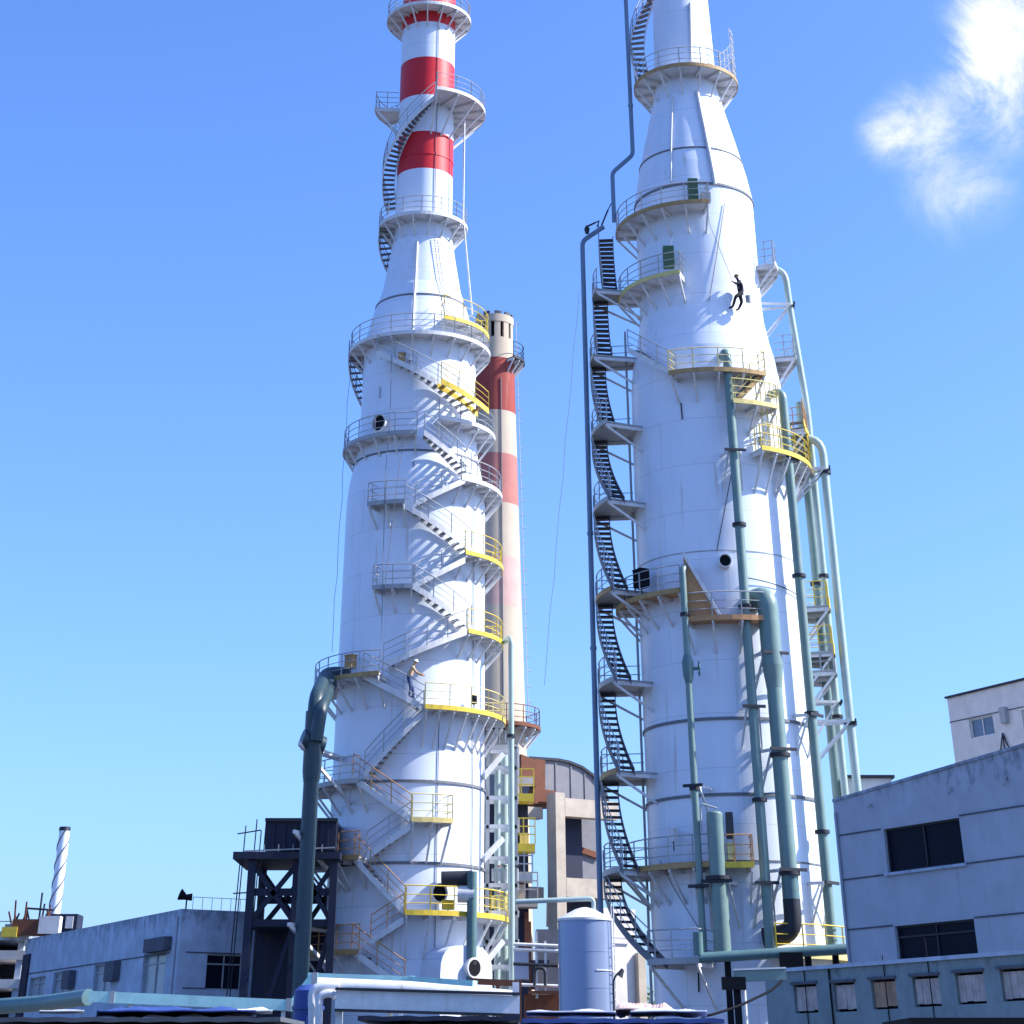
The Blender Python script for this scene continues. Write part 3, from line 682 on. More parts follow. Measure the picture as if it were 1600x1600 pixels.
for s in (-.22, .22):
    b.tube([OC.P(88 + s * 30, OC.r(z) + .22, z) for z in [czs(1120) + (zr - czs(1120)) * k / 12 for k in range(13)]], .022, 'steel_grey', 5)
for k in range(30):
    z = czs(1120) + (zr - czs(1120)) * k / 29; b.tube([OC.P(82 + j * 3, OC.r(z) + .15 + .30 * math.sin(math.pi * j / 5), z) for j in range(6)], .014, 'steel_grey', 4)
for k in range(0, 90):
    z = czs(1120) + (zr - czs(1120)) * k / 89; b.tube([OC.P(81, OC.r(z) + .22, z), OC.P(95, OC.r(z) + .22, z)], .014, 'dark_steel', 4)
b.build('caged_ladder', oc)
b = MB(); b.tube([OC.P(18, OC.r(z) + .05, z) for z in [czs(1100) + (czs(600) - czs(1100)) * k / 8 for k in range(9)]], .035, 'ring_dark', 5); b.build('lightning_cable', oc)

# ------------------------------------------------------------------ flue house, ducts, concrete frame
def quadbox(b, P, thick, m):               # polygon in a plane pulled back along +Y
    n = len(P); P = [Vector(p) for p in P]; t = Vector(thick)
    vs = P + [p + t for p in P]
    b.add(vs, [tuple(range(n)), tuple(reversed(range(n, 2 * n)))] + [(i, n + i, n + (i + 1) % n, (i + 1) % n) for i in range(n)], m)
U = Vector((-.51, .86, 0)); Vv = Vector((.86, .51, 0))       # the works' grid
fh = at(790, 1250, 112)
o = thing('flue_house', 'dark tall steel enclosure with yellow service decks behind the grey pipe rack', 'flue house', (fh.x, 114, 0))
b = MB(); x0 = at(752, 1400, 112).x; x1 = at(826, 1400, 112).x; za_ = at(790, 1248, 112).z
b.box(((x0 + x1) / 2, 114, za_ / 2), (x1 - x0, 4, za_), 'navy_steel'); b.build('enclosure', o)
b = MB(); xa, xb = at(782, 1300, 112).x, at(812, 1300, 112).x; zt_ = at(790, 1168, 112).z; b.box(((xa + xb) / 2, 113.4, (za_ + zt_) / 2 + .02), (xb - xa, 3.2, zt_ - za_), 'wall_cream'); b.build('flue_neck', o)
for (pxa, pxb, py, mm) in ((775, 834, 1248, 'yellow'), (800, 836, 1326, 'yellow'), (806, 832, 1372, 'steel_grey'), (800, 840, 1412, 'concrete')):
    A = at(pxa, py, 111.2); B = at(pxb, py, 111.2); b = MB()
    b.box(((A.x + B.x) / 2, 111.3, A.z), (B.x - A.x, 1.4, .38), mm); d = b.build('service_deck', o)
    g = MB()
    for hh in (.45, .85, 1.25): g.beam((A.x, 110.65, A.z + .19 + hh), (B.x, 110.65, A.z + .19 + hh), .06, .06, mm)
    nn = max(2, int((B.x - A.x) / .6))
    for k in range(nn + 1): g.beam((A.x + (B.x - A.x) * k / nn, 110.65, A.z + .19), (A.x + (B.x - A.x) * k / nn, 110.65, A.z + 1.45), .07, .07, mm)
    g.build('railing', d)
b = MB(); A = at(812, 1228, 111); B = at(833, 1213, 111); b.box(((A.x + B.x) / 2, 111.05, (A.z + B.z) / 2), (B.x - A.x, .1, B.z - A.z), 'wall_cream'); b.build('sheet_panel', o)
for i, (pxa, pya, pxb, pyb, mm) in enumerate(((787, 1278, 812, 1318, 'wall_cream'), (803, 1302, 826, 1322, 'yellow_pale'), (803, 1382, 820, 1408, 'concrete'), (820, 1425, 826, 1500, 'rust'))):
    A = at(pxa, pyb, 111.6); B = at(pxb, pya, 111.6); b = MB(); b.box(((A.x + B.x) / 2, 111.75, (A.z + B.z) / 2), (B.x - A.x, .6, B.z - A.z), mm); b.build('cladding_panel', o)
# rust inlet and arched duct
dz = at(840, 1245, 118)
o = thing('arched_duct', 'grey sheet metal duct with a quarter round end and rusty inlet on the concrete frame', 'duct', (dz.x, 118, 0))
b = MB(); pl = [at(828, 1240, 118), at(828, 1187, 118), at(868, 1186, 118), at(884, 1188, 118), at(902, 1194, 118), at(918, 1205, 118), at(930, 1219, 118), at(937, 1234, 118), at(940, 1248, 118)]
quadbox(b, pl, (-1.0, 4, 0), 'duct_grey'); b.build('duct_body', o)
b = MB()
for i in range(1, 8):
    b.beam(pl[i] + Vector((0, -.06, .06)), pl[i + 1] + Vector((0, -.06, .06)), .14, .16, 'dark_steel', (0, 1, 0))
for px in (846, 866, 888, 908): 
    A = at(px, 1244, 118); Z = at(px, 1190 + max(0, (px - 885)) * .35, 118); b.beam(A + Vector((0, -.03, 0)), (A.x + (A.x - A.x), A.y - .03, Z.z), .06, .05, 'duct_grey')
b.build('stiffener', o)
b = MB(); quadbox(b, [at(811, 1215, 117.5), at(811, 1181, 117.5), at(832, 1188, 117.5), at(832, 1230, 117.5)], (0, 3.5, 0), 'rust'); quadbox(b, [at(832, 1250, 117.6), at(832, 1186, 117.6), at(846, 1187, 117.6), at(846, 1250, 117.6)], (0, 3.3, 0), 'rust'); b.build('rusty_inlet', o)
b = MB(); quadbox(b, [at(828, 1256, 117.4), at(828, 1232, 117.4), at(860, 1234, 117.4), at(860, 1258, 117.4)], (0, 3, 0), 'rust'); b.build('support_beam', o)
pq = at(864, 1350, 116.); H0, H1 = at(864, 1374, 116.).z, at(864, 1250, 116.).z
b = MB(); b.box((pq.x + 1.75, 119.0, (H0 + H1) / 2), (1.25, 2., H1 - H0), 'duct_grey'); b.beam((pq.x + 1.1, 117.9, H0 + 1.9), (pq.x + 2.4, 117.9, H0 + 1.55), .2, .3, 'rust'); b.build('down_duct', o)
b = MB(); quadbox(b, [at(908, 1440, 119.4), at(908, 1396, 119.4), at(946, 1396, 119.4), at(948, 1440, 119.4)], (0, 3, 0), 'duct_grey'); b.build('down_duct', o)
o.rotation_euler.z = R_(30.7); o.scale.x = 1.30
o = thing('concrete_trestle', 'cream concrete frame carrying the arched duct behind the round tank', 'frame', (dz.x, 117, 0))
fd = 116.
def fbar(A, B, w, dpt, nm):
    b = MB(); b.beam(at(*A, fd), at(*B, fd), w, dpt, 'concrete', (0, 1, 0)); b.build(nm, o)
p = at(864, 1350, fd)
def fbox(pxa, pya, pxb, pyb, nm, th=1.0, d=fd, sl=0., mm='concrete'):
    b = MB(); quadbox(b, [at(pxa, pyb, d), at(pxa, pya, d), at(pxb, pya + sl, d + .0), at(pxb, pyb + sl, d)], (-.35, th, 0), mm); b.build(nm, o)
zt_ = at(857, 1236, fd).z; 
b = MB(); b.box((p.x, fd + .5, zt_ / 2), (.56, 1.0, zt_), 'concrete'); b.build('column', o)
b = MB(); b.box((p.x + 3.15, fd + 3.6, zt_ / 2), (.56, 1.0, zt_), 'concrete'); b.build('column', o)
b = MB(); b.box((p.x - .35, fd + 4.4, zt_ / 2), (.56, .9, zt_), 'concrete'); b.build('column', o)
for py in (1258, 1384):
    za = at(864, py, fd).z; b = MB()
    b.box((p.x + 1.95, fd + .4, za), (3.3, .8, .95), 'concrete'); b.build('beam', o)
    b = MB(); b.box((p.x - 1.0, fd + 1.6, za - .25), (1.3, .6, .6), 'concrete'); b.build('beam', o)
zz0, zz1 = at(864, 1376, fd).z, at(864, 1262, fd).z
b = MB(); b.box((p.x + 1.25, fd + 1.4, (zz0 + zz1) / 2), (1.5, .3, zz1 - zz0), 'navy_steel'); b.build('infill_panel', o)
b = MB(); zq0, zq1 = at(864, 1500, fd).z, at(864, 1396, fd).z; b.box((p.x + 1.8, fd + 1.6, (zq0 + zq1) / 2), (2.6, .3, zq1 - zq0), 'navy_steel'); b.build('infill_panel', o)
b = MB(); A = at(875, 1400, 117.5); B = at(912, 1440, 117.5)
for k in range(5): b.beam((A.x + (B.x - A.x) * k / 4, 117.5, A.z), (A.x + (B.x - A.x) * k / 4, 117.5, B.z), .08, .08, 'yellow')
for k in range(5): b.beam((A.x, 117.5, A.z + (B.z - A.z) * k / 4), (B.x, 117.5, A.z + (B.z - A.z) * k / 4), .08, .1, 'yellow')
b.build('guard_rail', o)
o.rotation_euler.z = R_(30.7); o.scale.x = 1.14

# ------------------------------------------------------------------ tank with overhead pipe
td = 81.; tc = at(915, 1500, td); tz = at(915, 1434, td - 1).z
tk = thing('storage_tank', 'round blue grey storage tank with a low white cone top', 'tank', (tc.x, td, 0))
tr = 1.06
m = MB(); m.lathe(tc.x, td, [(tr, 0), (tr, tz)], 'tank_paint', 64); m.build('shell', tk)
m = MB(); m.lathe(tc.x, td, [(tr + .04, tz - .06), (tr + .04, tz + .02), (tr * .35, tz + .36), (.12, tz + .42), (.0, tz + .43)], 'steel_white', 48); m.build('cone_roof', tk)
m = MB(); m.arc(tc.x, td, tr, tr + .03, tz - 1.75, tz - 1.71, 20, 80, 'steel_white'); m.tube([(tc.x + 1.05, td - .35, .2), (tc.x + 1.05, td - .35, tz - 1.75)], .03, 'steel_grey', 6); m.build('level_gauge', tk)
for zz_ in (tz - 1.1, tz - 2.3):
    m = MB(); m.arc(tc.x, td, tr - .01, tr + .008, zz_ - .02, zz_ + .02, 0, 360, 'tank_paint'); m.build('weld_ring', tk)
m = MB()
for s_ in (60, 72): q_ = R_(s_); m.tube([(tc.x + (tr + .12) * math.sin(q_), td - (tr + .12) * math.cos(q_), .2), (tc.x + (tr + .12) * math.sin(q_), td - (tr + .12) * math.cos(q_), tz + .5)], .022, 'steel_white', 6)
for k in range(20): z_ = .5 + k * .3; m.tube([(tc.x + (tr + .12) * math.sin(R_(a_)), td - (tr + .12) * math.cos(R_(a_)), min(z_, tz + .4)) for a_ in (60, 72)], .014, 'steel_white', 5)
m.build('ladder', tk)
A = at(806, 1409, td); B = at(925, 1404, td); 
m = MB(); m.tube(bend([A, at(928, 1404, td), Vector((tc.x + .35, td, tz + .3))], .45), .09, 'pipe_pale', 10)
tag(m.build('overhead_pipe', base=A), 'thin pale pipe arching over into the top of the round tank', 'pipe')

# ------------------------------------------------------------------ facades
def sz(px, py, O, u):
    d = ray(px, py); n = Vector((-u.y, u.x, 0))
    t = (O - EYE).dot(n) / d.dot(n); p = EYE + d * t
    return (p - O).dot(u), p.z
def facade(par, O, u, n, s0, s1, top0, top1, ops, m, depth=6., rev=.28, roof='roof_dark', back=True):
    """wall from s0 to s1 with a straight sloping top and rectangular openings"""
    top = lambda s: top0 + (top1 - top0) * (s - s0) / (s1 - s0)
    O = Vector(O); P = lambda s, z, d=0.: O + u * s - n * d + Vector((0, 0, z - O.z))
    ss = sorted({s0, s1} | {a for o_ in ops for a in (o_[0], o_[1])}); zs_ = sorted({0.} | {a for o_ in ops for a in (o_[2], o_[3])})
    b = MB()
    for i in range(len(ss) - 1):
        a, c = ss[i], ss[i + 1]; zl = zs_ + [None]
        for j in range(len(zs_)):
            z0 = zs_[j]; z1 = zs_[j + 1] if j + 1 < len(zs_) else None
            if z1 is not None:
                if any(o_[0] - 1e-4 <= a and c <= o_[1] + 1e-4 and o_[2] - 1e-4 <= z0 and z1 <= o_[3] + 1e-4 for o_ in ops): continue
                b.poly([P(a, z0), P(c, z0), P(c, z1), P(a, z1)], m)
            else: b.poly([P(a, z0), P(c, z0), P(c, top(c)), P(a, top(a))], m)
    for (a, c, z0, z1) in ops:
        for q in (((a, z0), (c, z0)), ((c, z0), (c, z1)), ((c, z1), (a, z1)), ((a, z1), (a, z0))):
            b.poly([P(*q[0]), P(*q[1]), P(*q[1], rev), P(*q[0], rev)], m)
    if back:
        b.poly([P(s0, 0), P(s0, top0), P(s0, top0, depth), P(s0, 0, depth)], m); b.poly([P(s1, 0), P(s1, top1), P(s1, top1, depth), P(s1, 0, depth)], m)
        b.poly([P(s0, 0, depth), P(s1, 0, depth), P(s1, top1, depth), P(s0, top0, depth)], m); b.poly([P(s0, top0), P(s1, top1), P(s1, top1, depth), P(s0, top0, depth)], roof)
    return b.build('wall', par), P
def window(par, P, u, n, op, frame='steel_grey', pane='glass_dark', nx=2, nz=1, rev=.16, fw=.06, transom=None):
    a, c, z0, z1 = op; b = MB(); zz_ = Vector((0, 0, 1))
    def bar(s0_, z0_, s1_, z1_, w=fw): b.beam(P(s0_, z0_, rev), P(s1_, z1_, rev), w, .08, frame, n)
    bar(a, z0 + fw / 2, c, z0 + fw / 2); bar(a, z1 - fw / 2, c, z1 - fw / 2); bar(a + fw / 2, z0 + fw, a + fw / 2, z1 - fw); bar(c - fw / 2, z0 + fw, c - fw / 2, z1 - fw)
    for k in range(1, nx): s = a + (c - a) * k / nx; bar(s, z0 + fw, s, z1 - fw)
    if transom: z = z0 + (z1 - z0) * transom; bar(a + fw, z, c - fw, z)
    o = b.build('window', par)
    g = MB(); g.poly([P(a, z0, rev + .02), P(c, z0, rev + .02), P(c, z1, rev + .02), P(a, z1, rev + .02)], pane); g.build('pane', o)
    return o
def op_px(O, u, xl, xr, yt, yb):
    xm = (xl + xr) / 2; ym = (yt + yb) / 2
    sa, _ = sz(xl, ym, O, u); sb, _ = sz(xr, ym, O, u); _, zt_ = sz(xm, yt, O, u); _, zb_ = sz(xm, yb, O, u)
    return (min(sa, sb), max(sa, sb), zb_, zt_)
def line_course(par, P, O, u, A, B, name='string_course', m='grime', h=.05, pr=.03):
    s0, z0 = sz(*A, O, u); s1, z1 = sz(*B, O, u); z = (z0 + z1) / 2
    b = MB(); b.beam(P(s0, z, -pr / 2), P(s1, z, -pr / 2), pr + .01, h, m, (0, 0, 1)); b.build(name, par)
# right building
u = Vector((.513, -.859, 0)).normalized(); n = Vector((-u.y, u.x, 0)) * -1
if n.y > 0: n = -n
O = at(1314, 1380, 77); O.z = 0
rb = thing('office_building', 'tall grey rendered building with two dark strip windows at the right edge', 'building', O)
W1 = op_px(O, u, 1383, 1504, 1286, 1357); W2 = op_px(O, u, 1400, 1526, 1441, 1502)
_, t0 = sz(1303, 1252, O, u); s1r, t1 = sz(1600, 1165, O, u)
L = 14.; t1 = t0 + (t1 - t0) * L / s1r
w, P = facade(rb, O, u, n, 0, L, t0, t1, [W1, W2], 'wall_pale', depth=9)
window(rb, P, u, n, W1, 'dark_steel', 'glass_dark', nx=2); window(rb, P, u, n, W2, 'dark_steel', 'glass_dark', nx=2, transom=.7)
for A, B in (((1312, 1305), (1376, 1296)), ((1499, 1275), (1600, 1258)), ((1318, 1375), (1388, 1366)), ((1509, 1349), (1600, 1338)), ((1324, 1452), (1395, 1447)), ((1523, 1434), (1600, 1426))):
    line_course(rb, P, O, u, A, B)
b = MB(); b.beam(P(0.0, t0 + .02, .12), P(L, t1 + .02, .12), .34, .10, 'wall_old', (0, 0, 1)); b.build('parapet_cap', rb)
b = MB(); b.tube([P(.12, .2, -.07), P(.12, t0 - .4, -.07)], .05, 'wall_pale', 8); b.build('downpipe', rb)
for op in (W1, W2):
    b = MB(); b.beam(P(op[0] - .1, op[2] - .05, -.05), P(op[1] + .1, op[2] - .05, -.05), .16, .09, 'wall_old', (0, 0, 1)); b.build('sill', rb)
for s_ in (2.2, 6.6, 9.4):
    b = MB(); b.tube([P(s_, t0 - .35 + .02 * s_, -.0), P(s_, t0 - .45, -.22)], .04, 'steel_grey', 8); b.build('drain_spout', rb)
# low building with boarded windows
O2 = at(1197, 1555, 66); O2.z = 0
lb2 = thing('boarded_building', 'low teal grey building with a row of boarded windows at the lower right', 'building', O2)
ops = [op_px(O2, u, *q) for q in ((1241, 1277, 1538, 1583), (1303, 1337, 1535, 1581), (1362, 1401, 1530, 1577), (1427, 1469, 1525, 1573), (1494, 1539, 1519, 1569), (1564, 1612, 1513, 1564))]
_, t0 = sz(1197, 1521, O2, u); s1r, t1 = sz(1600, 1489, O2, u); t1 = t0
w, P2 = facade(lb2, O2, u, n, 0, 12, t0, t0, ops, 'wall_teal', depth=5.0)
for i, op in enumerate(ops):
    a, c, z0, z1 = op; b = MB(); k = 4; mm = 'board_brown' if i == 2 else 'board'
    for j in range(k):
        sa = a + .03 + (c - a - .06) * j / k; sb = a + .03 + (c - a - .06) * (j + 1) / k - .012; dz_ = random.uniform(-.03, .03)
        b.beam(P2((sa + sb) / 2, z0 + .05 + abs(dz_), .1 + random.uniform(-.012, .012)), P2((sa + sb) / 2, z1 - .06, .1), sb - sa, .03, mm, n)
    o = b.build('boarded_window', lb2)
    if i == 2: o['label'] = 'brown boarded window'
    g = MB(); g.poly([P2(a, z0, .2), P2(c, z0, .2), P2(c, z1, .2), P2(a, z1, .2)], 'black'); g.beam(P2(a - .06, z1 + .04, -.03), P2(c + .06, z1 + .04, -.03), .1, .07, 'grime', (0, 0, 1)); g.build('lintel', o)
b = MB(); b.beam(P2(0, t0 + .05, .1), P2(12, t0 + .05, .1), .4, .1, 'wall_old', (0, 0, 1)); b.build('parapet_cap', lb2)
b = MB(); b.tube([P2(3.2, t0, -.04), P2(3.25, .4, -.04)], .03, 'black', 6); b.build('downpipe', lb2)
for s in (2.0, 5.7, 7.6):
    b = MB(); b.tube([P2(s, t0 + random.uniform(.1, .6), -.03), P2(s + .05, .5, -.03)], .016, 'black', 5); b.build('hanging_cable', lb2)
# far building at upper right
O3 = at(1486, 1140, 110); O3.z = 0
fb = thing('far_building', 'pale block with a blue window rising behind the right building roof', 'building', O3)
ops = [op_px(O3, u, 1515, 1553, 1120, 1151), op_px(O3, u, 1597, 1640, 1105, 1136)]
_, t0 = sz(1479, 1092, O3, u); s1r, t1 = sz(1600, 1063, O3, u); L = 16; t1 = t0 + (t1 - t0) * L / s1r
w, P3 = facade(fb, O3, u, n, 0, L, t0, t1, ops, 'wall_cream', depth=8)
for op in ops: window(fb, P3, u, n, op, 'steel_white', 'glass_blue', nx=2)
b = MB(); b.beam(P3(-.05, t0 + .05, .0), P3(L, t1 + .05, .0), .3, .10, 'dark_steel', (0, 0, 1)); b.build('eaves', fb)
line_course(fb, P3, O3, u, (1484, 1128), (1600, 1105)); 
b = MB(); c = at(1533, 1178, 84); 
b = MB(); q = sz(1570, 1155, O3, u)
for ds in (-.5, 0, .5): b.tube([P3(q[0] + ds * 1.2, q[1] - 1.2, -.1), P3(q[0], q[1] + .3, -.1)], .04, 'dark_steel', 5)
b.build('antenna_bracket', fb)
b = MB(); q = sz(1572, 1118, O3, u); b.box(P3(q[0], q[1], -.15), (.4, .3, .8), 'steel_grey', u, n); b.build('wall_lamp', fb)
A = at(1326, 1238, 90); B = at(1361, 1215, 90); o = thing('roof_hut', 'small white hut with a dark rim just beyond the right building roof', 'hut', (A.x, 90, 0))
b = MB(); zt_ = at(1350, 1216, 90).z; b.box((A.x + 1.0, 91.5, zt_ / 2), (2.0, 3, zt_), 'wall_cream'); b.build('wall', o); b = MB(); b.box((A.x + 1.0, 91.5, zt_ + .06), (2.3, 3.3, .12), 'dark_steel'); b.build('roof', o)

# left building
uL = Vector((-.499, .866, 0)).normalized(); nL = Vector((-.866, -.499, 0)); uR = Vector((.866, .499, 0)); nR = Vector((.499, -.866, 0))
O4 = at(279, 1480, 99.5); O4.z = 0
lb = thing('workshop_building', 'long pale workshop with rows of windows and stained parapet at the lower left', 'building', O4)
opsL = [op_px(O4, uL, 222, 257, 1489, 1556), op_px(O4, uL, 146, 173, 1507, 1556), op_px(O4, uL, 82, 106, 1519, 1562), op_px(O4, uL, 45, 69, 1527, 1565)]
_, t0 = sz(284, 1420, O4, uL); sF, _ = sz(38, 1500, O4, uL)
w, P4 = facade(lb, O4, uL, nL, 0, sF, t0, t0, opsL, 'wall_old', back=False)
for op in opsL: window(lb, P4, uL, nL, op, 'steel_grey', 'glass_pale', nx=2, transom=.75)
opsR = [op_px(O4, uR, 322, 378, 1491, 1547)]
w, P5 = facade(lb, O4, uR, nR, 0, 4.0, t0, t0, opsR, 'wall_old', back=False)
window(lb, P5, uR, nR, opsR[0], 'steel_grey', 'glass_dark', nx=2, transom=.72)
b = MB(); A_, B_, C_ = P4(0, t0), P5(4.0, t0), P4(sF, t0); D_ = C_ + uR * 4.0
b.poly([A_, B_, D_, C_], 'roof_dark'); b.poly([C_, D_, Vector((D_.x, D_.y, 0)), Vector((C_.x, C_.y, 0))], 'wall_old'); b.poly([B_, D_, Vector((D_.x, D_.y, 0)), Vector((B_.x, B_.y, 0))], 'wall_old'); b.build('roof', lb)
line_course(lb, P4, O4, uL, (265, 1487), (45, 1523), m='grime'); line_course(lb, P5, O4, uR, (290, 1488), (375, 1490), m='grime'); line_course(lb, P5, O4, uR, (285, 1543), (322, 1545))
b = MB(); b.tube([P4(.35, .2, -.08), P4(.35, t0 - .3, -.08)], .06, 'wall_pale', 8); b.build('downpipe', lb)
for (xl, xr, yt, yb) in ((236, 268, 1466, 1487), (174, 188, 1503, 1533), (107, 118, 1517, 1545)):
    op = op_px(O4, uL, xl, xr, yt, yb); b = MB(); b.box(P4((op[0] + op[1]) / 2, (op[2] + op[3]) / 2, -.2), (op[1] - op[0], .4, op[3] - op[2]), 'grime', uL, nL); b.build('wall_box', lb)
op = op_px(O4, uL, 32, 50, 1475, 1570); b = MB(); b.box(P4(sF - .6, 4, -.05), (1.2, .12, 8.0), 'navy_steel', uL, nL); b.build('recess_shade_panel', lb)  # dark sheet on the wall standing in for the shade of the end recess
g = MB(); 
for k in range(7): g.beam(P5(.7 + k * .5, t0, .4), P5(.7 + k * .5, t0 + .55, .4), .025, .025, 'steel_grey')
g.beam(P5(.7, t0 + .55, .4), P5(3.7, t0 + .55, .4), .025, .025, 'steel_grey'); g.build('roof_rail', lb)
A = P4(.0, t0, .2); o = thing('siren_horn', 'black siren horn on the corner of the left workshop roof', 'siren', A)
b = MB(); b.tube([A, A + Vector((0, 0, .45))], .04, 'black', 6); b.tube([A + Vector((-.35, 0, .62)), A + Vector((-.05, 0, .5)), A + Vector((.25, 0, .5))], [.26, .12, .16], 'black', 12); b.build('horn', o)

# dark steel frame with container
o = thing('steel_hopper_frame', 'dark cross braced steel frame carrying a navy hopper left of the fat pipe', 'steel frame', (-11, 98, 0))
dA, dB = 96.5, 101.
xa, xb = at(391, 1400, dA).x, at(462, 1400, dA).x; xc = at(520, 1400, dA).x; zp = at(430, 1338, dA).z; zm = at(430, 1442, dA).z
for (x, y) in ((xa, dA), (xb, dA), (xc, dA), (xa, dB), (xb, dB)):
    b = MB(); b.beam((x, y, 0), (x, y, zp), .36, .36, 'navy_steel', (0, 1, 0)); b.build('post', o)
for y in (dA, dB):
    b = MB()
    for (X0, X1) in ((xa, xb), (xb, xc)):
        b.beam((X0, y + .1, zm), (X1, y + .1, zp - .3), .2, .22, 'navy_steel'); b.beam((X0, y + .1, zp - .3), (X1, y + .1, zm), .2, .22, 'navy_steel')
        b.beam((X0, y + .2, (zm + zp) / 2 - .1), (X1, y + .2, (zm + zp) / 2 - .1), .2, .3, 'navy_steel')
        b.beam((X0, y + .1, 1.5), (X1, y + .1, zm), .2, .22, 'navy_steel')
    b.build('cross_brace', o)
b = MB(); b.box(((xa + xc) / 2 - .3, (dA + dB) / 2, zp), (xc - xa + 1.2, dB - dA + 1, .3), 'navy_steel'); b.build('deck', o)
b = MB(); b.box(((xa + xc) / 2, (dA + dB) / 2, zm), (xc - xa, dB - dA, .3), 'navy_steel'); b.box(((xa + xc) / 2, dB - .3, zm / 2), (xc - xa, .2, zm), 'navy_steel'); b.build('skirt_wall', o)
b = MB(); h0 = at(413, 1328, dA).z; h1 = at(413, 1280, dA).z; x0 = at(414, 1300, dA).x
b.box(((x0 + xc) / 2, (dA + dB) / 2, (h0 + h1) / 2), (xc - x0, dB - dA - .6, h1 - h0), 'navy_steel')
for k in range(6): b.box((x0 + .4 + k * (xc - x0 - .8) / 5, dA + .26, (h0 + h1) / 2), (.1, .1, h1 - h0), 'navy_steel')
b.box(((x0 + xc) / 2, dA + .24, h1), (xc - x0 + .1, .2, .14), 'dark_steel'); b.build('hopper', o)
b = MB()
for k in range(5): b.beam((x0 - .0 + .7 * k, dA, zp + .15), (x0 + .7 * k, dA, zp + .5), .04, .04, 'steel_grey')
b.beam((xa - .4, dA - .2, zp + .2), (xc, dA - .2, zp + .35), .06, .06, 'steel_grey'); b.build('hand_rail', o)
# bamboo scaffold
o = thing('scaffold', 'thin bare scaffold poles standing left of the dark steel frame', 'scaffold', (-12.6, 99, 0))
for (px, y0) in ((373, 1290), (390, 1280), (398, 1298), (405, 1278), (368, 1340)):
    p = at(px, 1400, 97.5); b = MB(); b.tube([(p.x - .15, p.y, 2), (p.x + .1, p.y, at(px, y0, 97.5).z)], .03, 'dark_steel', 5); b.build('pole', o)
for py, xl, xr in ((1303, 371, 408), (1340, 370, 402), (1396, 364, 470)):
    b = MB(); b.tube([at(xl, py, 97.4), at(xr, py - 6, 97.4)], .03, 'dark_steel', 5); b.build('ledger', o)

# far-left plant
o = thing('striped_stack', 'slim far off white stack wound with dark strakes at the left edge', 'chimney', (at(85, 1440, 210).x, 210, 0))
p = at(91, 1380, 210); zt_ = at(98, 1294, 210).z
b = MB(); b.lathe(p.x, 210, [(.66, 0), (.54, zt_)], 'tower_white', 32); b.build('stack', o)
b = MB()
for s in range(3):
    b.tube([(p.x + (.68 - .12 * k / 70) * math.sin(k * .28 + s * 2.1), 210 - (.68 - .12 * k / 70) * math.cos(k * .28 + s * 2.1), 8 + (zt_ - 8) * k / 70) for k in range(71)], .07, 'tread_steel', 5)
b.arc(p.x, 210, .4, .58, zt_ - .25, zt_ + .1, 0, 360, 'dark_steel'); b.build('strake', o)
o = thing('open_plant_hall', 'open sided hall with stacked pale floor slabs at the far left', 'hall', (at(15, 1500, 120).x, 120, 0))
pA = at(38, 1520, 122); 
for py in (1462, 1492, 1537, 1572):
    z = at(20, py, 122).z; b = MB(); b.box((pA.x - 6, 125, z), (12, 6, .45), 'wall_cream' if py > 1470 else 'wall_old'); b.build('floor_slab', o)
zt_ = at(20, 1462, 122).z
for k in range(5):
    b = MB(); b.box((pA.x - .5 - 2.6 * k, 122.6, zt_ / 2), (.35, .4, zt_ - .3), 'wall_old'); b.build('column', o)
b = MB(); b.box((pA.x - 6, 127.5, zt_ / 2), (12, .3, zt_ - .4), 'dark_steel'); b.build('back_wall', o)
o = thing('rusty_hoist', 'rusty machinery cluster with yellow frame on the far left roof', 'machine', at(55, 1462, 121))
q = at(55, 1462, 121)
b = MB(); b.box(q + Vector((0, 0, .4)), (2.6, 1.2, .8), 'rust'); b.box(q + Vector((.9, -.4, .5)), (1.2, .8, .9), 'wall_cream'); b.box(q + Vector((-1.4, -.3, .15)), (.9, .8, .5), 'yellow'); b.build('base', o)
b = MB()
for k in range(12):
    a = q + Vector((random.uniform(-1.6, 1.0), random.uniform(-.5, .5), .6)); b.beam(a, a + Vector((random.uniform(-.4, .4), 0, random.uniform(.4, 1.3))), .09, .09, random.choice(['rust', 'dark_steel', 'red_paint']))
b.tube([q + Vector((.1, 0, .6)), q + Vector((.1, 0, 2.2))], .06, 'dark_steel', 6); b.tube([q + Vector((-.8, 0, 1.4)), q + Vector((.9, 0, 1.3))], .06, 'dark_steel', 6); b.build('mast', o)
o = thing('roof_cabin', 'small dark cabin with a pale end beside the striped stack', 'cabin', at(98, 1455, 140))
q = at(98, 1455, 140); b = MB(); b.box(q + Vector((0, 0, .4)), (2.2, 2, 1.1), 'navy_steel'); b.build('wall', o); b = MB(); b.box(q + Vector((.6, -1.05, .45)), (.5, .08, .7), 'wall_cream'); b.build('door', o)
b = MB(); b.box((q.x, 141, q.z / 2 - .1), (2.6, 3, q.z), 'wall_old'); b.build('base', o)
q = at(9, 1455, 121.5); o = thing('cooling_unit', 'small grey rooftop unit in a thin frame at the very left edge', 'rooftop unit', q)
b = MB(); b.box(q + Vector((.2, 0, .1)), (.5, .4, .5), 'steel_grey'); b.build('casing', o); b = MB()
for dx in (-.5, .5): b.beam(q + Vector((dx, 0, -.3)), q + Vector((dx, 0, .5)), .04, .04, 'dark_steel')
b.beam(q + Vector((-.5, 0, .5)), q + Vector((.5, 0, .5)), .04, .04, 'dark_steel'); b.build('frame', o)

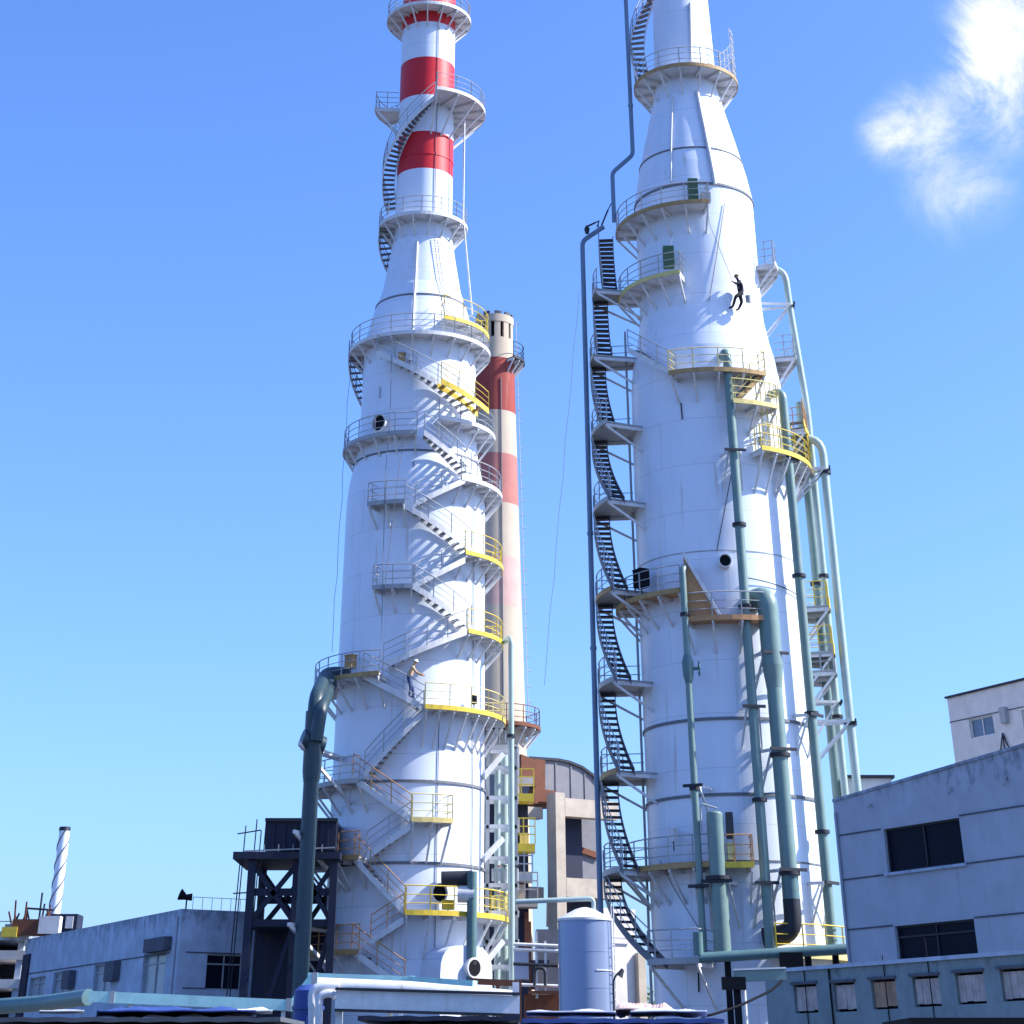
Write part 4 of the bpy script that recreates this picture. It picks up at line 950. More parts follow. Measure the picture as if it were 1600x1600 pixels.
# white hall behind the tank
A = at(962, 1500, 108); B = at(1012, 1420, 108)
o = thing('white_shed', 'sunlit white shed between the round tank and the thick tower', 'shed', (A.x, 108, 0))
b = MB(); zt_ = at(985, 1418, 108).z; b.box(((A.x + B.x) / 2 - .3, 110.0, zt_ / 2), (B.x - A.x, 3, zt_), 'wall_cream'); b.build('wall', o)
b = MB(); b.box((B.x - .25, 108.3, zt_ / 2 - 1), (.4, .3, zt_ - 2), 'concrete'); b.build('door_post', o)
b = MB(); g0_ = at(966, 1465, 108).z; b.beam((A.x, 108.3, g0_), (B.x - .6, 108.3, g0_), .06, .06, 'steel_grey'); b.build('rail', o)
o.rotation_euler.z = R_(30.7); o.scale.x = 1.15
# plant room structures low between pipe rack and tank
o = thing('pump_skid', 'cluttered pump skid with pale boxes and pipes left of the round tank', 'pump skid', (at(845, 1500, 100).x, 100, 0))
for (xl, xr, yt, yb, mm, d) in ((838, 874, 1452, 1505, 'duct_grey', 103), (829, 858, 1500, 1545, 'navy_steel', 101), (836, 874, 1512, 1548, 'duct_grey', 100.5), (800, 826, 1482, 1530, 'tank_paint', 100.4), (826, 874, 1548, 1552, 'rust', 99)):
    A = at(xl, yb, d); B = at(xr, yt, d); b = MB(); b.box(((A.x + B.x) / 2, d + .5, (A.z + B.z) / 2), (B.x - A.x, 1., B.z - A.z), mm); b.build('casing', o)
b = MB(); A = at(820, 1600, 102.5); B = at(876, 1555, 102.5); b.box(((A.x + B.x) / 2, 103, B.z / 2), (B.x - A.x, 3, B.z), 'rust'); b.build('plinth', o)
b = MB(); 
for (px, y0, y1) in ((828, 1440, 1560), (838, 1455, 1560), (852, 1470, 1550)): b.beam(at(px, y0, 99.5), V(at(px, y0, 99.5), at(px, y1, 99.5).z), .12, .12, 'rust' if px < 830 else 'steel_white')
for py in (1475, 1483, 1506, 1538): b.tube([at(802, py, 99.4), at(872, py + 3, 99.4)], .07, 'steel_white' if py != 1506 else 'dark_steel', 8)
b.tube(bend([at(835, 1540, 99.2), at(835, 1512, 99.2), at(852, 1512, 99.2), at(852, 1540, 99.2)], .4), .07, 'dark_steel', 8); b.build('pipework', o)

# ------------------------------------------------------------------ foreground
fd_ = 54.
def T_(px, py, d=fd_): return at(px, py, d)
def beamline(name, label, pts, w, h, m, posts=(), cat='pipe bridge', plates=()):
    o = thing(name, label, cat, (pts[0].x, pts[0].y, 0))
    for a, b_ in zip(pts, pts[1:]):
        q = MB(); q.beam(a, b_, w, h, m); q.build('beam', o)
    for p in pts[1:-1]:
        q = MB(); q.box(p, (h * 1.05, w * 1.05, h * 1.05), m); q.build('joint', o)
    for (p, mm) in posts:
        q = MB(); q.beam((p.x, p.y + .05, 0), (p.x, p.y + .05, p.z - h / 2), .10, .10, mm); q.build('post', o)
    for p in plates:
        q = MB(); q.box(p + Vector((0, -w / 2 - .01, 0)), (.14, .02, h * 1.15), 'steel_grey'); q.build('splice_plate', o)
    return o
beamline('pipe_bridge', 'pale teal pipe bridge with a raised step crossing in front of the left workshop', [T_(140, 1557), T_(458, 1571), T_(489, 1529), T_(640, 1534), T_(742, 1541, 53)], .22, .24, 'teal', [(T_(205, 1560), 'steel_white'), (T_(443, 1571), 'steel_white'), (T_(530, 1531), 'steel_white'), (T_(627, 1534), 'steel_white')], plates=[T_(176, 1558.5), T_(452, 1570), T_(492, 1529.5)])
m = MB(); m.tube([T_(-10, 1573, 58), T_(60, 1568, 57), T_(80, 1566, 56.5), T_(138, 1558, 54.5)], .19, 'pipe_dark', 10); o = tag(m.build('old_pipe', base=T_(60, 1568)), 'old dull green pipe sagging from the far left to the teal bridge', 'pipe')
q = thing('white_channel', 'white steel channel gantry with a fat white pipe on top under the teal bridge', 'gantry', T_(668, 1570, 50))
A, B = T_(524, 1562, 50), T_(812, 1570, 50)
b = MB(); b.beam(A, B, .12, .36, 'steel_white'); b.beam(A + Vector((0, 0, .22)), B + Vector((0, 0, .22)), .3, .05, 'dark_steel'); b.beam(A - Vector((0, 0, .21)), B - Vector((0, 0, .21)), .3, .05, 'dark_steel'); b.build('channel', q)
b = MB(); b.tube([T_(496, 1540, 50.6), T_(640, 1546, 50.6), T_(800, 1560, 50.6)], .17, 'steel_white', 12); b.build('fat_pipe', q)
for px in (530, 806):
    b = MB(); p = T_(px, 1565, 50); b.beam((p.x, p.y + .2, 0), (p.x, p.y + .2, p.z + (.4 if px > 700 else -.2)), .16, .16, 'steel_white'); b.build('post', q)
for px in (620, 735): 
    b = MB(); p = T_(px, 1590, 50); b.beam((p.x, p.y + .3, 0), T_(px - 12, 1578, 50) + Vector((0, .3, 0)), .1, .1, 'steel_white'); b.build('strut', q)
b = MB(); b.tube(bend([T_(498, 1602, 50.2), T_(498, 1556, 50.2), T_(516, 1551, 50.2), T_(524, 1556, 50.2)], .3), .09, 'steel_white', 10); b.tube(bend([T_(489, 1602, 50.4), T_(488, 1546, 50.4), T_(510, 1540, 50.4), T_(530, 1542, 50.4)], .4), .11, 'steel_white', 10); b.build('bent_pipe', q)
q = thing('blue_vessel', 'dark blue upright vessel under the step of the teal bridge', 'vessel', V(T_(482, 1560, 51.2), 0))
b = MB(); p = T_(482, 1560, 51.2); b.lathe(p.x, p.y, [(.36, 0), (.36, T_(482, 1548, 51.2).z), (.22, T_(482, 1540, 51.2).z), (0, T_(482, 1538, 51.2).z)], 'tarp_blue', 24); b.build('shell', q); b = MB(); b.arc(p.x, p.y, .3, .40, T_(482, 1575, 51.2).z - .04, T_(482, 1575, 51.2).z + .04, 0, 360, 'tarp_blue'); b.build('flange', q)
q = thing('brown_rail', 'rusty brown guard rail right of the teal bridge before the pump skid', 'guard rail', V(T_(780, 1530, 56), 0))
b = MB(); b.beam(T_(735, 1533, 56), T_(815, 1537, 56), .1, .14, 'rust'); b.build('top_rail', q)
for px in (742, 778, 812): 
    b = MB(); p = T_(px, 1536, 56); b.beam(V(p, 0), p, .1, .1, 'rust'); b.build('post', q)
# junction on the right: horizontal pipes
A, B = T_(1092, 1497, 84), T_(1323, 1483, 84)
q = thing('pipe_header', 'dark green horizontal header pipe on black supports joining the tall green pipes', 'pipe header', V((A + B) / 2, 0))
b = MB(); b.tube([A, B], .19, 'pipe_dark', 12); b.tube([A + Vector((0, 0, .1)), A + Vector((0, 0, .9))], .2, 'pipe_dark', 12); b.build('header', q)
for px in (1136, 1235, 1262, 1305):
    b = MB(); p = T_(px, 1492, 84.2); b.beam(V(p, 0), p, .24, .24, 'black'); b.build('support', q)
b = MB(); b.box(T_(1236, 1502, 83.9), (.9, .4, .6), 'black'); b.build('valve_body', q)
A, B = T_(1146, 1526, 62), T_(1228, 1523, 62)
q = thing('teal_beam', 'short teal beam on a black post left of the boarded building', 'beam', V(T_(1152, 1540, 62), 0))
b = MB(); b.beam(A, B, .2, .28, 'pipe_green'); b.beam(A + Vector((0, -.02, .17)), B + Vector((0, -.02, .17)), .26, .04, 'steel_white'); b.build('beam', q)
b = MB(); p = T_(1151, 1540, 62); b.beam(V(p, 0), V(p, A.z - .1), .2, .2, 'black'); b.box(p + Vector((-.1, -.15, .05)), (.7, .25, .32), 'black'); b.tube([V(p, 0) + Vector((.2, -.1, 0)), V(p, A.z - .2) + Vector((.2, -.1, 0))], .06, 'steel_white', 8); b.build('post', q)
b = MB(); pts = [T_(1222, 1532, 61.8), T_(1208, 1546, 61.5), T_(1180, 1560, 61), T_(1150, 1574, 60.5), T_(1110, 1586, 60), T_(1096, 1589, 60)]
b.tube(bend(pts, 1.0), .035, 'black', 6); tag(b.build('black_cable', base=pts[-1]), 'sagging black cable from the teal beam to the cloth covered roof', 'cable')
# sheds along the bottom edge
def shed(label, xl, xr, yt, d, m, dep=5.):
    A, B = at(xl, yt, d), at(xr, yt, d); o = thing('low_shed', label, 'shed', ((A.x + B.x) / 2, d, 0), 'sheds along the bottom edge')
    b = MB(); b.box(((A.x + B.x) / 2, d + dep / 2 + .1, A.z / 2 - .1), (B.x - A.x - .2, dep, A.z - .2), 'wall_teal'); b.build('wall', o)
    b = MB(); NX = max(12, int((B.x - A.x) / .25)); vs = []; fs = []
    for j in (0, 1):
        for i in range(NX + 1):
            x = A.x + (B.x - A.x) * i / NX; vs.append((x, d - .2 + j * (dep + .4), A.z + .012 * math.sin(i * 2.1) + (.05 if j else 0)))
    k = len(vs); vs += [(a, b_, c - .08) for a, b_, c in vs]
    for i in range(NX):
        fs += [(i, i + 1, NX + 2 + i, NX + 1 + i), (k + i, k + NX + 1 + i, k + NX + 2 + i, k + i + 1), (i, k + i, k + i + 1, i + 1)]
    fs += [(0, NX + 1, k + NX + 1, k), (NX, k + NX, k + 2 * NX + 1, 2 * NX + 1)]
    b.add(vs, fs, m); b.build('roof', o); return o, A, B
s1_, A1, B1 = shed('low shed with a dark grey roof along the bottom left', -40, 440, 1590, 44, 'roof_dark')
s2_, A2, B2 = shed('low shed with a navy roof below the white gantry', 560, 812, 1588, 43, 'navy_steel')
s3_, A3, B3 = shed('low dark roofed shed below the round tank', 816, 1130, 1592, 46, 'tarp_blue', 6)
def cloth(name, label, cat, pts4, z0, amp, m, NX=60, NY=16, seed=1, group=None):
    rnd = random.Random(seed); ph = [(rnd.uniform(-6, 6), rnd.uniform(-6, 6), rnd.uniform(0, 6)) for _ in range(9)]
    b = MB(); vs = []; fs = []; a, c, d, e = [Vector(p) for p in pts4]
    for j in range(NY + 1):
        for i in range(NX + 1):
            s, t = i / NX, j / NY; p = (a * (1 - s) + c * s) * (1 - t) + (e * (1 - s) + d * s) * t
            h = sum(math.sin(f[0] * p.x * 1.2 + f[1] * p.y + f[2]) for f in ph) / 4.5 + rnd.uniform(-.12, .12)
            edge = min(s, 1 - s, t, 1 - t) * 6; vs.append((p.x, p.y, z0 + amp * (.5 + h) * min(1, edge + .12) + .05))
    k = len(vs); vs += [(x, y, z - .03) for x, y, z in vs]
    for j in range(NY):
        for i in range(NX):
            q_ = j * (NX + 1) + i; fs.append((q_, q_ + 1, q_ + NX + 2, q_ + NX + 1)); fs.append((k + q_, k + q_ + NX + 1, k + q_ + NX + 2, k + q_ + 1))
    for i in range(NX): fs.append((i, k + i, k + i + 1, i + 1)); q_ = NY * (NX + 1) + i; fs.append((q_, q_ + 1, k + q_ + 1, k + q_))
    for j in range(NY): q_ = j * (NX + 1); fs.append((q_, q_ + NX + 1, k + q_ + NX + 1, k + q_)); q_ += NX; fs.append((q_, k + q_, k + q_ + NX + 1, q_ + NX + 1))
    b.add(vs, fs, m, True); o = b.build(name, base=(a + d) / 2); tag(o, label, cat, group)
    return o
zr1 = A1.z + .08
def rect(xl, xr, d0, d1):
    X0, X1 = at(xl, 1590, d0).x, at(xr, 1590, d0).x
    return [(X0, d0, 0), (X1, d0, 0), (X1 * d1 / d0, d1, 0), (X0 * d1 / d0, d1, 0)]
cloth('tarpaulin', 'crumpled white tarpaulin on the bottom left shed roof', 'tarpaulin', rect(60, 130, 44.0, 45.2), zr1, .03, 'tarp_white', seed=2)
cloth('tarpaulin', 'long rumpled blue tarpaulin on the bottom left shed roof', 'tarpaulin', rect(150, 400, 44.0, 47.5), zr1, .07, 'tarp_blue', seed=5)
cloth('tarpaulin', 'torn pale sheet lying below the teal bridge post', 'tarpaulin', rect(318, 425, 44.6, 46.0), zr1 + .02, .05, 'tarp_white', seed=9)
zr3 = A3.z + .1
cloth('cloth_sheet', 'rumpled white sheet spread over the roof right of the tank', 'sheet', rect(985, 1105, 46.0, 49), zr3, .07, 'tarp_white', seed=4)
cloth('cloth_sheet', 'rumpled pink cloth lying beside the white sheet', 'sheet', rect(962, 1052, 46.8, 50), zr3 + .05, .16, 'cloth_pink', seed=6)
cloth('cloth_sheet', 'thin pale strip of sheeting at the foot of the round tank', 'sheet', rect(822, 962, 46.2, 49), zr3, .035, 'tarp_white', seed=12)
A, B = at(1422, 1590, 40), at(1640, 1588, 40)
q = thing('black_awning', 'flat black awning at the bottom right corner', 'awning', ((A.x + B.x) / 2, 41, 0))
b = MB(); b.box(((A.x + B.x) / 2, 41.5, A.z - .1), (B.x - A.x, 3, .2), 'black'); b.build('canopy', q)
for x in (A.x + .2, B.x - .2):
    b = MB(); b.beam((x, 40.2, 0), (x, 40.2, A.z - .2), .1, .1, 'black'); b.build('post', q)
# gooseneck lamp by the tank and lamp rig on the right tower
q = at(948, 1582, 60); o = thing('gooseneck_lamp', 'small dark gooseneck lamp at the foot of the round tank', 'lamp', V(q, 0))
b = MB(); q2 = q + Vector((.1, 0, .3)); b.tube(bend([V(q2 + Vector((.12, 0, 0)), 0), q2 + Vector((.12, 0, .55)), q2 + Vector((.4, 0, .75))], .2), .03, 'dark_steel', 6); b.build('pole', o)
b = MB(); b.tube([q2 + Vector((.30, 0, .58)), q2 + Vector((.40, 0, .75))], [.10, .05], 'dark_steel', 10); b.build('shade', o)
q = RT.P(-92, 6.0 * RK, zrt(352)); o = thing('lamp_arm', 'thin dark lamp arm reaching out left at the top of the stair tower', 'lamp', q)
b = MB(); e = at(917, 354, q.y); b.tube([q, at(936, 345, q.y), at(928, 349, q.y), e], .05, 'dark_steel', 6); b.tube([at(940, 352, q.y), at(950, 328, q.y)], .05, 'dark_steel', 6); b.tube([at(950, 328, q.y), at(955, 318, q.y)], .03, 'dark_steel', 5); b.build('arm', o)
b = MB(); b.tube([e + Vector((0, 0, .05)), e + Vector((0, 0, -.15)), e + Vector((0, 0, -.4))], [.06, .16, .1], 'dark_steel', 10); b.build('lamp_head', o)

# tree glimpsed behind the thick tower base
q = at(1010, 1500, 112); o = thing('young_tree', 'small dark green tree glimpsed under the last stair flight', 'tree', V(q, 0))
b = MB(); b.tube([V(q, 0), V(q, 2.5) + Vector((.1, 0, 0)), V(q, 5.2)], [.14, .1, .04], 'bark', 8)
for k in range(6): a = k * 1.05; b.tube([V(q, 2.4 + .4 * k), V(q, 3.2 + .4 * k) + Vector((.9 * math.cos(a), .9 * math.sin(a), 0))], [.05, .02], 'bark', 5)
b.build('trunk', o)
b = MB(); rnd = random.Random(3)
for k in range(900):
    a, t = rnd.uniform(0, 6.28), rnd.random() ** .5; c = V(q, 4.2) + Vector((1.3 * t * math.cos(a), 1.3 * t * math.sin(a), rnd.uniform(-1.9, 1.9) * (1.1 - .6 * t)))
    x = Vector((rnd.gauss(0, 1), rnd.gauss(0, 1), rnd.gauss(0, 1))).normalized(); y = x.orthogonal().normalized(); s = rnd.uniform(.07, .14)
    b.add([c - x * s, c + y * s * .6, c + x * s, c - y * s * .6], [(0, 1, 2, 3)], 'leaf')
b.build('crown', o)

# ------------------------------------------------------------------ people
def person(label, origin, xdir, J, E, Rr, segm, scale=1., name='person', helmet='helmet_white', yaw_up=Vector((0, 0, 1)), look=1):
    """J joint -> (x along xdir, y depth away from the camera, z up), E edges (root first), Rr radii, segm edge -> material"""
    xd = Vector(xdir).normalized(); up = yaw_up.normalized(); yd = up.cross(xd)
    W = {k: Vector(origin) + (xd * v[0] + yd * v[1] + up * v[2]) * scale for k, v in J.items()}
    keys = list(J); me = bpy.data.meshes.new('skeleton')
    me.from_pydata([W[k] - Vector(origin) for k in keys], [(keys.index(a), keys.index(c)) for a, c in E], [])
    ob = bpy.data.objects.new('skeleton', me); C.objects.link(ob)
    sk = ob.modifiers.new('Skin', 'SKIN'); sk.branch_smoothing = .4
    lay = me.skin_vertices[0] if len(me.skin_vertices) else None
    if lay is None:
        bpy.context.view_layer.objects.active = ob; lay = me.skin_vertices[0]
    for i, k in enumerate(keys):
        r = Rr[k] * scale; lay.data[i].radius = (r, r); lay.data[i].use_root = (k == 'pelvis')
    ss = ob.modifiers.new('Sub', 'SUBSURF'); ss.levels = 2; ss.render_levels = 2
    dg = bpy.context.evaluated_depsgraph_get(); bm = bpy.data.meshes.new_from_object(ob.evaluated_get(dg))
    bpy.data.objects.remove(ob)
    names = sorted(set(segm.values())); bm.materials.clear()
    for k in names: bm.materials.append(MATS[k])
    segs = [(W[a] - Vector(origin), W[c] - Vector(origin), names.index(segm[(a, c)]), .5 * (Rr[a] + Rr[c]) * scale) for a, c in E]
    for pl in bm.polygons:
        c = pl.center; best = 1e9
        for a, d, mi_, rr in segs:
            ab = d - a; t = max(0, min(1, (c - a).dot(ab) / max(1e-9, ab.length_squared))); e = (c - (a + ab * t)).length - rr
            if e < best: best, pl.material_index = e, mi_
        pl.use_smooth = True
    o = bpy.data.objects.new(name, bm); C.objects.link(o); o.location = origin; BASE[o.name] = Vector(origin)
    tag(o, label, 'person')
    h = W['head']; b = MB(); hu = (W['head'] - W['neck']).normalized()
    rr = .128 * scale
    vs = []; fs = []; ax1 = xd - hu * xd.dot(hu); ax1.normalize(); ax2 = hu.cross(ax1)
    for i in range(6):
        t = math.pi / 2 * i / 5
        for k in range(14):
            a = 2 * math.pi * k / 14; f = 1.22 if i == 0 else 1.0
            vs.append(h + hu * (.035 * scale + rr * math.sin(t)) + (ax1 * math.cos(a) + ax2 * math.sin(a)) * rr * math.cos(t) * f)
    for i in range(5):
        for k in range(14): fs.append((i * 14 + k, i * 14 + (k + 1) % 14, i * 14 + 14 + (k + 1) % 14, i * 14 + 14 + k))
    b.add(vs, fs, helmet, True); b.build('helmet', o)
    b = MB(); fw = ax1 * look
    b.tube([h + fw * .105 * scale, h + fw * .135 * scale - hu * .02 * scale], [.014 * scale, .018 * scale], 'skin', 6)
    for s in (-1, 1): b.sphere(h + fw * .10 * scale + ax2 * s * .035 * scale + hu * .02 * scale, .014 * scale, 'black', 6); b.sphere(h + ax2 * s * .105 * scale, .024 * scale, 'skin', 6)
    b.tube([h + fw * .102 * scale - hu * .055 * scale + ax2 * .025 * scale, h + fw * .102 * scale - hu * .055 * scale - ax2 * .025 * scale], .007 * scale, 'red_paint', 5); b.build('face', o)
    return o, W
def body(J, top, bottom, handdir, fat=1.):
    J = dict(J); E = [('pelvis', 'waist'), ('waist', 'chest'), ('chest', 'neck'), ('neck', 'head'), ('head', 'crownp')]
    Rr = dict(pelvis=.15, waist=.135, chest=.165, neck=.06, head=.10, crownp=.075)
    seg = {E[0]: bottom, E[1]: top, E[2]: top, E[3]: 'skin', E[4]: 'skin'}
    hd = Vector(J['head']) - Vector(J['neck']); J['crownp'] = tuple(Vector(J['head']) + hd.normalized() * .08)
    for s in 'lr':
        ch = [('chest', 'sh' + s), ('sh' + s, 'el' + s), ('el' + s, 'wr' + s), ('wr' + s, 'pa' + s)]
        E += ch; Rr.update({'sh' + s: .075, 'el' + s: .052, 'wr' + s: .036, 'pa' + s: .042}); seg.update({ch[0]: top, ch[1]: top, ch[2]: top, ch[3]: 'skin'})
        w = Vector(J['wr' + s]); d = Vector(handdir[s]).normalized(); p = w + d * .08; J['pa' + s] = tuple(p); side = d.orthogonal().normalized(); nn = d.cross(side)
        for k, (off, ln) in enumerate(((-.03, .075), (-.01, .09), (.01, .085), (.03, .065))):
            a, c = 'f%d%s' % (k, s), 'g%d%s' % (k, s); J[a] = tuple(p + d * .045 + side * off); J[c] = tuple(p + d * (.04 + ln * .7) + side * off * 1.1 + nn * .035)
            E += [('pa' + s, a), (a, c)]; Rr[a] = .010; Rr[c] = .008; seg[('pa' + s, a)] = 'skin'; seg[(a, c)] = 'skin'
        J['th' + s] = tuple(p + side * .055 + nn * .03 - d * .01); E.append(('pa' + s, 'th' + s)); Rr['th' + s] = .011; seg[('pa' + s, 'th' + s)] = 'skin'
        lg = [('pelvis', 'hp' + s), ('hp' + s, 'kn' + s), ('kn' + s, 'an' + s), ('an' + s, 'to' + s)]
        E += lg; Rr.update({'hp' + s: .105, 'kn' + s: .07, 'an' + s: .05, 'to' + s: .042}); seg.update({lg[0]: bottom, lg[1]: bottom, lg[2]: bottom, lg[3]: 'black_cloth'})
    Rr = {k: v * (fat if k[0] not in 'fgtpwnhc' or k in ('pelvis',) else 1.) for k, v in Rr.items()}
    for k in ('waist', 'chest', 'hpl', 'hpr'): Rr[k] *= fat
    return J, E, Rr, seg
# rope worker: feet on the shell, leaning back, facing left
f, z = RT.hit(1144, 483, .35); a = R_(f)
org = RT.P(f, RT.r(z) + .22, z); xd = Vector((math.cos(a), math.sin(a), 0))
J = dict(pelvis=(.55, -.12, .92), waist=(.56, -.14, 1.12), chest=(.52, -.15, 1.38), neck=(.42, -.15, 1.58), head=(.37, -.15, 1.74),
         shl=(.47, -.33, 1.46), ell=(.25, -.40, 1.27), wrl=(.04, -.34, 1.36), shr=(.52, .05, 1.45), elr=(.68, .10, 1.20), wrr=(.72, -.02, .98),
         hpl=(.52, -.24, .86), knl=(.16, -.28, .62), anl=(.06, -.06, .14), tol=(-.16, .0, .06), hpr=(.55, .0, .86), knr=(.62, -.02, .48), anr=(.44, .06, .10), tor=(.26, .08, .03))
o, W = person('person in black clothes hanging on a rope against the thick white tower', org, xd, *body(J, 'shirt_dark', 'black_cloth', dict(l=(-1, 0, .3), r=(.2, -.2, -1)), fat=1.28), scale=1.0, helmet='helmet_dark', look=-1)
b = MB(); b.tube([W['pelvis'] + Vector((.0, -.12, .1)), W['wrl'] + Vector((0, 0, .0)), RT.P(f - 14, RT.r(z + 5) + .15, z + 4.8), RT.P(RT.phi(1106, zb, 4.9 * RK), 4.95 * RK, zb)], .014, 'rope', 5)
tag(b.build('work_rope', base=W['pelvis']), 'thin work rope from the high platform to the hanging worker', 'rope')
b = MB(); c = W['pelvis'] + Vector((.35, -.1, -.35)); b.lathe(c.x, c.y, [(0, c.z - .2), (.13, c.z - .2), (.16, c.z + .15), (.15, c.z + .15), (.11, c.z - .15), (0, c.z - .15)], 'steel_grey', 14)
b.tube([c + Vector((-.16, 0, .15)), c + Vector((-.1, 0, .38)), c + Vector((.1, 0, .38)), c + Vector((.16, 0, .15))], .012, 'rope', 5); tag(b.build('tool_bucket', base=c), 'small grey bucket hanging beside the roped worker', 'bucket')
# stair worker
fA, zA = LT.hit(566, 1052, 1.0); fB, zB_ = LT.hit(664, 1104, 1.0)
f, _ = LT.hit(640, 1082, .62); t = (f - fA) / (fB - fA); z = zA + (zB_ - zA) * t + .06
org = LT.P(f, LT.r(z) + .62, z); a = R_(f); xd = Vector((math.cos(a), math.sin(a), 0))
J = dict(pelvis=(-.05, 0, .92), waist=(-.02, -.02, 1.10), chest=(.10, -.05, 1.34), neck=(.2, -.08, 1.52), head=(.26, -.1, 1.68),
         shl=(.12, -.24, 1.40), ell=(.30, -.36, 1.16), wrl=(.52, -.36, 1.06), shr=(.14, .12, 1.40), elr=(.36, .2, 1.2), wrr=(.58, .1, 1.08),
         hpl=(-.05, -.11, .88), knl=(.06, -.14, .48), anl=(-.02, -.12, .06), tol=(.18, -.13, .02), hpr=(-.05, .11, .88), knr=(.16, .12, .44), anr=(.22, .1, -.12), tor=(.4, .1, -.16))
person('person in tan top, blue trousers and white helmet leaning on the tower stairs', org, xd, *body(J, 'shirt_tan', 'trouser_blue', dict(l=(1, -.1, -.2), r=(1, 0, -.2)), fat=1.22), scale=1.0, helmet='helmet_white', look=1)
# free hanging ropes by the towers
for lab, A, B, d in (('thin rope hanging free left of the banded tower', (548, 560), (518, 1020), 99.), ('thin rope hanging free between the two towers', (905, 455), (850, 1070), 100.)):
    b = MB(); P0 = at(*A, d); P1 = at(*B, d); b.tube([P0 + (P1 - P0) * (k / 12) + Vector((.04 * math.sin(k * 2.3), 0, 0)) for k in range(13)], .012, 'rope', 4); tag(b.build('safety_rope', base=P1), lab, 'rope')

# ------------------------------------------------------------------ ground
b = MB(); S = 3000; N = 1
b.add([(-S, -200, 0), (S, -200, 0), (S, 6000, 0), (-S, 6000, 0)], [(0, 1, 2, 3)], 'ground'); structure(b.build('ground'))
b = MB(); b.add([(-60, -10, .004), (60, -10, .004), (60, 42, .004), (-60, 42, .004)], [(0, 1, 2, 3)], 'asphalt'); structure(b.build('road'))

# ------------------------------------------------------------------ camera
cam = bpy.data.cameras.new('camera'); co = bpy.data.objects.new('camera', cam); C.objects.link(co)
co.location = EYE; co.rotation_euler = (math.pi / 2 + TH, 0, 0)
cam.sensor_fit = 'HORIZONTAL'; cam.sensor_width = 36; cam.lens = F / 1600 * 36
cam.shift_x = (800 - PX) / 1600; cam.shift_y = -(800 - PY) / 1600
cam.clip_start = .1; cam.clip_end = 20000
bpy.context.scene.camera = co
# ------------------------------------------------------------------ light
EL = R_(40)
sx, sy = .998, -.06                                   # horizontal direction towards the sun
sd = Vector((sx * math.cos(EL), sy * math.cos(EL), math.sin(EL))).normalized()
sl = bpy.data.lights.new('sun', 'SUN'); sl.energy = 5.0; sl.angle = R_(.53); sl.color = (1, .955, .88)
so = bpy.data.objects.new('sun', sl); C.objects.link(so); so.rotation_euler = sd.to_track_quat('Z', 'Y').to_euler()
w = bpy.data.worlds.new('World'); bpy.context.scene.world = w; w.use_nodes = True
nt = w.node_tree; nn = nt.nodes; ll = nt.links; nn.clear()
out = nn.new('ShaderNodeOutputWorld'); bg = nn.new('ShaderNodeBackground'); bg.inputs['Strength'].default_value = .103
sky = nn.new('ShaderNodeTexSky'); sky.sky_type = 'NISHITA'; sky.sun_disc = False
sky.sun_elevation = EL; sky.sun_rotation = math.atan2(sx, sy); sky.air_density = 1.0; sky.dust_density = 1.7; sky.ozone_density = 2.5
hs = nn.new('ShaderNodeHueSaturation'); hs.inputs['Saturation'].default_value = 1.02; hs.inputs['Value'].default_value = 1.0
wb = nn.new('ShaderNodeMix'); wb.data_type = 'RGBA'; wb.blend_type = 'MULTIPLY'; wb.inputs['Factor'].default_value = 1; wb.inputs['B'].default_value = (.84, 1.13, 1.72, 1)
ll.new(sky.outputs[0], wb.inputs['A']); ll.new(wb.outputs['Result'], hs.inputs['Color'])
tc = nn.new('ShaderNodeTexCoord')
nz = nn.new('ShaderNodeTexNoise'); nz.inputs['Scale'].default_value = 12; nz.inputs['Detail'].default_value = 13; nz.inputs['Roughness'].default_value = .70; nz.inputs['Distortion'].default_value = .55
ll.new(tc.outputs['Generated'], nz.inputs['Vector'])
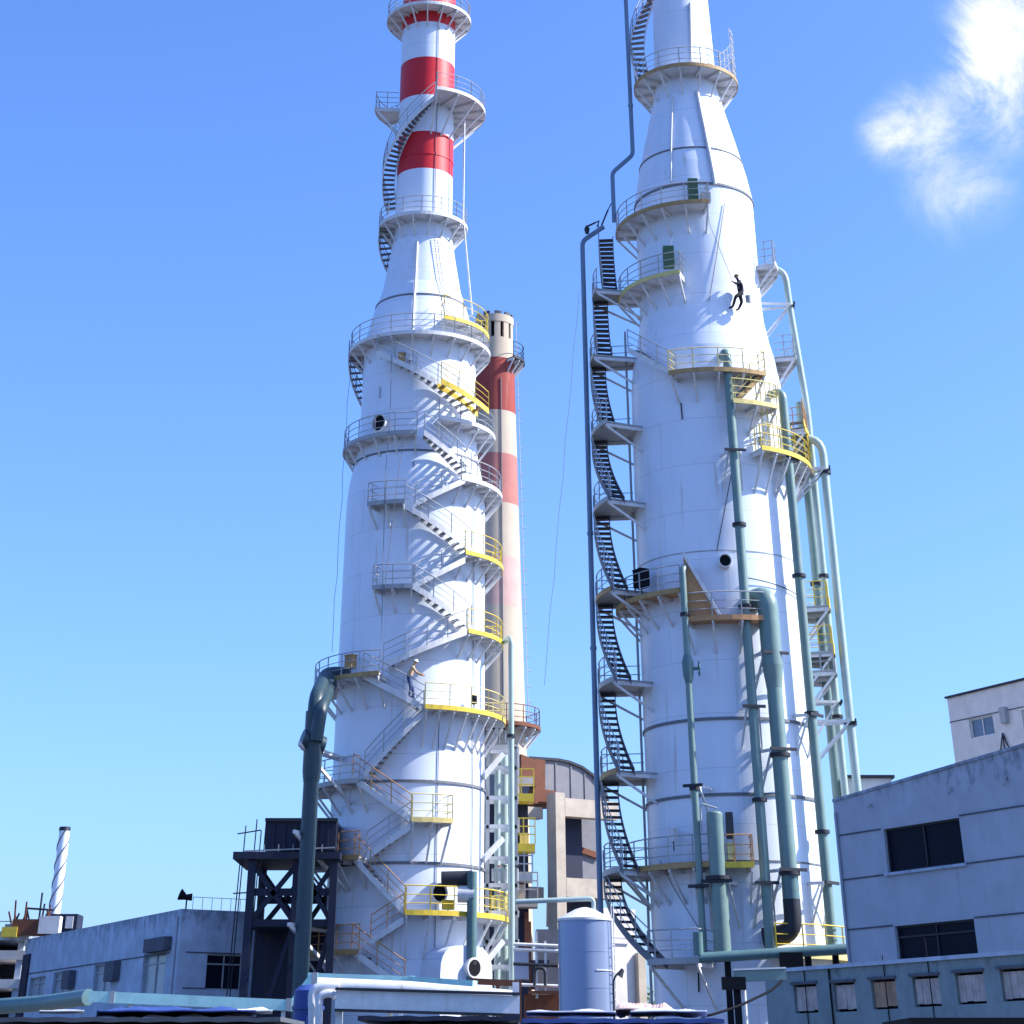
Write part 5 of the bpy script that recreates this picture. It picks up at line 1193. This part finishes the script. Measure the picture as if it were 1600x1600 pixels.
def blob(px, py, radpx, amp):
    d = ray(px, py).normalized(); rad = radpx / F * .8
    v = nn.new('ShaderNodeVectorMath'); v.operation = 'DISTANCE'; v.inputs[1].default_value = d; ll.new(tc.outputs['Generated'], v.inputs[0])
    m = nn.new('ShaderNodeMapRange'); m.interpolation_type = 'SMOOTHSTEP'; m.inputs['From Min'].default_value = 0; m.inputs['From Max'].default_value = rad; m.inputs['To Min'].default_value = amp; m.inputs['To Max'].default_value = 0
    ll.new(v.outputs['Value'], m.inputs['Value']); return m.outputs[0]
acc = None
for q in ((1540, 105, 110, .88), (1610, 10, 180, .8), (1520, 40, 130, .40), (1588, 180, 120, .5), (1480, 170, 160, .34), (1420, 195, 130, .36), (1370, 215, 90, .34), (1450, 270, 150, .26), (1490, 335, 140, .25), (1560, 290, 110, .24)):
    s = blob(*q)
    if acc is None: acc = s
    else:
        ad = nn.new('ShaderNodeMath'); ad.operation = 'ADD'; ll.new(acc, ad.inputs[0]); ll.new(s, ad.inputs[1]); acc = ad.outputs[0]
mu = nn.new('ShaderNodeMath'); mu.operation = 'MULTIPLY_ADD'; mu.inputs[2].default_value = -.07; ll.new(acc, mu.inputs[0])
n2 = nn.new('ShaderNodeMapRange'); n2.inputs['From Min'].default_value = .3; n2.inputs['From Max'].default_value = .7; n2.inputs['To Min'].default_value = 0; n2.inputs['To Max'].default_value = 1.5
ll.new(nz.outputs['Fac'], n2.inputs['Value']); ll.new(n2.outputs[0], mu.inputs[1])
cl = nn.new('ShaderNodeMapRange'); cl.interpolation_type = 'SMOOTHSTEP'; cl.inputs['From Min'].default_value = .0; cl.inputs['From Max'].default_value = .95
ll.new(mu.outputs[0], cl.inputs['Value'])
mx = nn.new('ShaderNodeMix'); mx.data_type = 'RGBA'; ll.new(cl.outputs[0], mx.inputs['Factor']); ll.new(hs.outputs[0], mx.inputs['A']); mx.inputs['B'].default_value = (6.1, 6.3, 6.7, 1)
ll.new(mx.outputs['Result'], bg.inputs['Color']); ll.new(bg.outputs[0], out.inputs[0])
sc = bpy.context.scene
sc.view_settings.view_transform = 'Standard'; sc.view_settings.look = 'None'; sc.view_settings.exposure = .85; sc.view_settings.gamma = 1
sc.view_settings.use_curve_mapping = False
sc.render.engine = 'CYCLES'
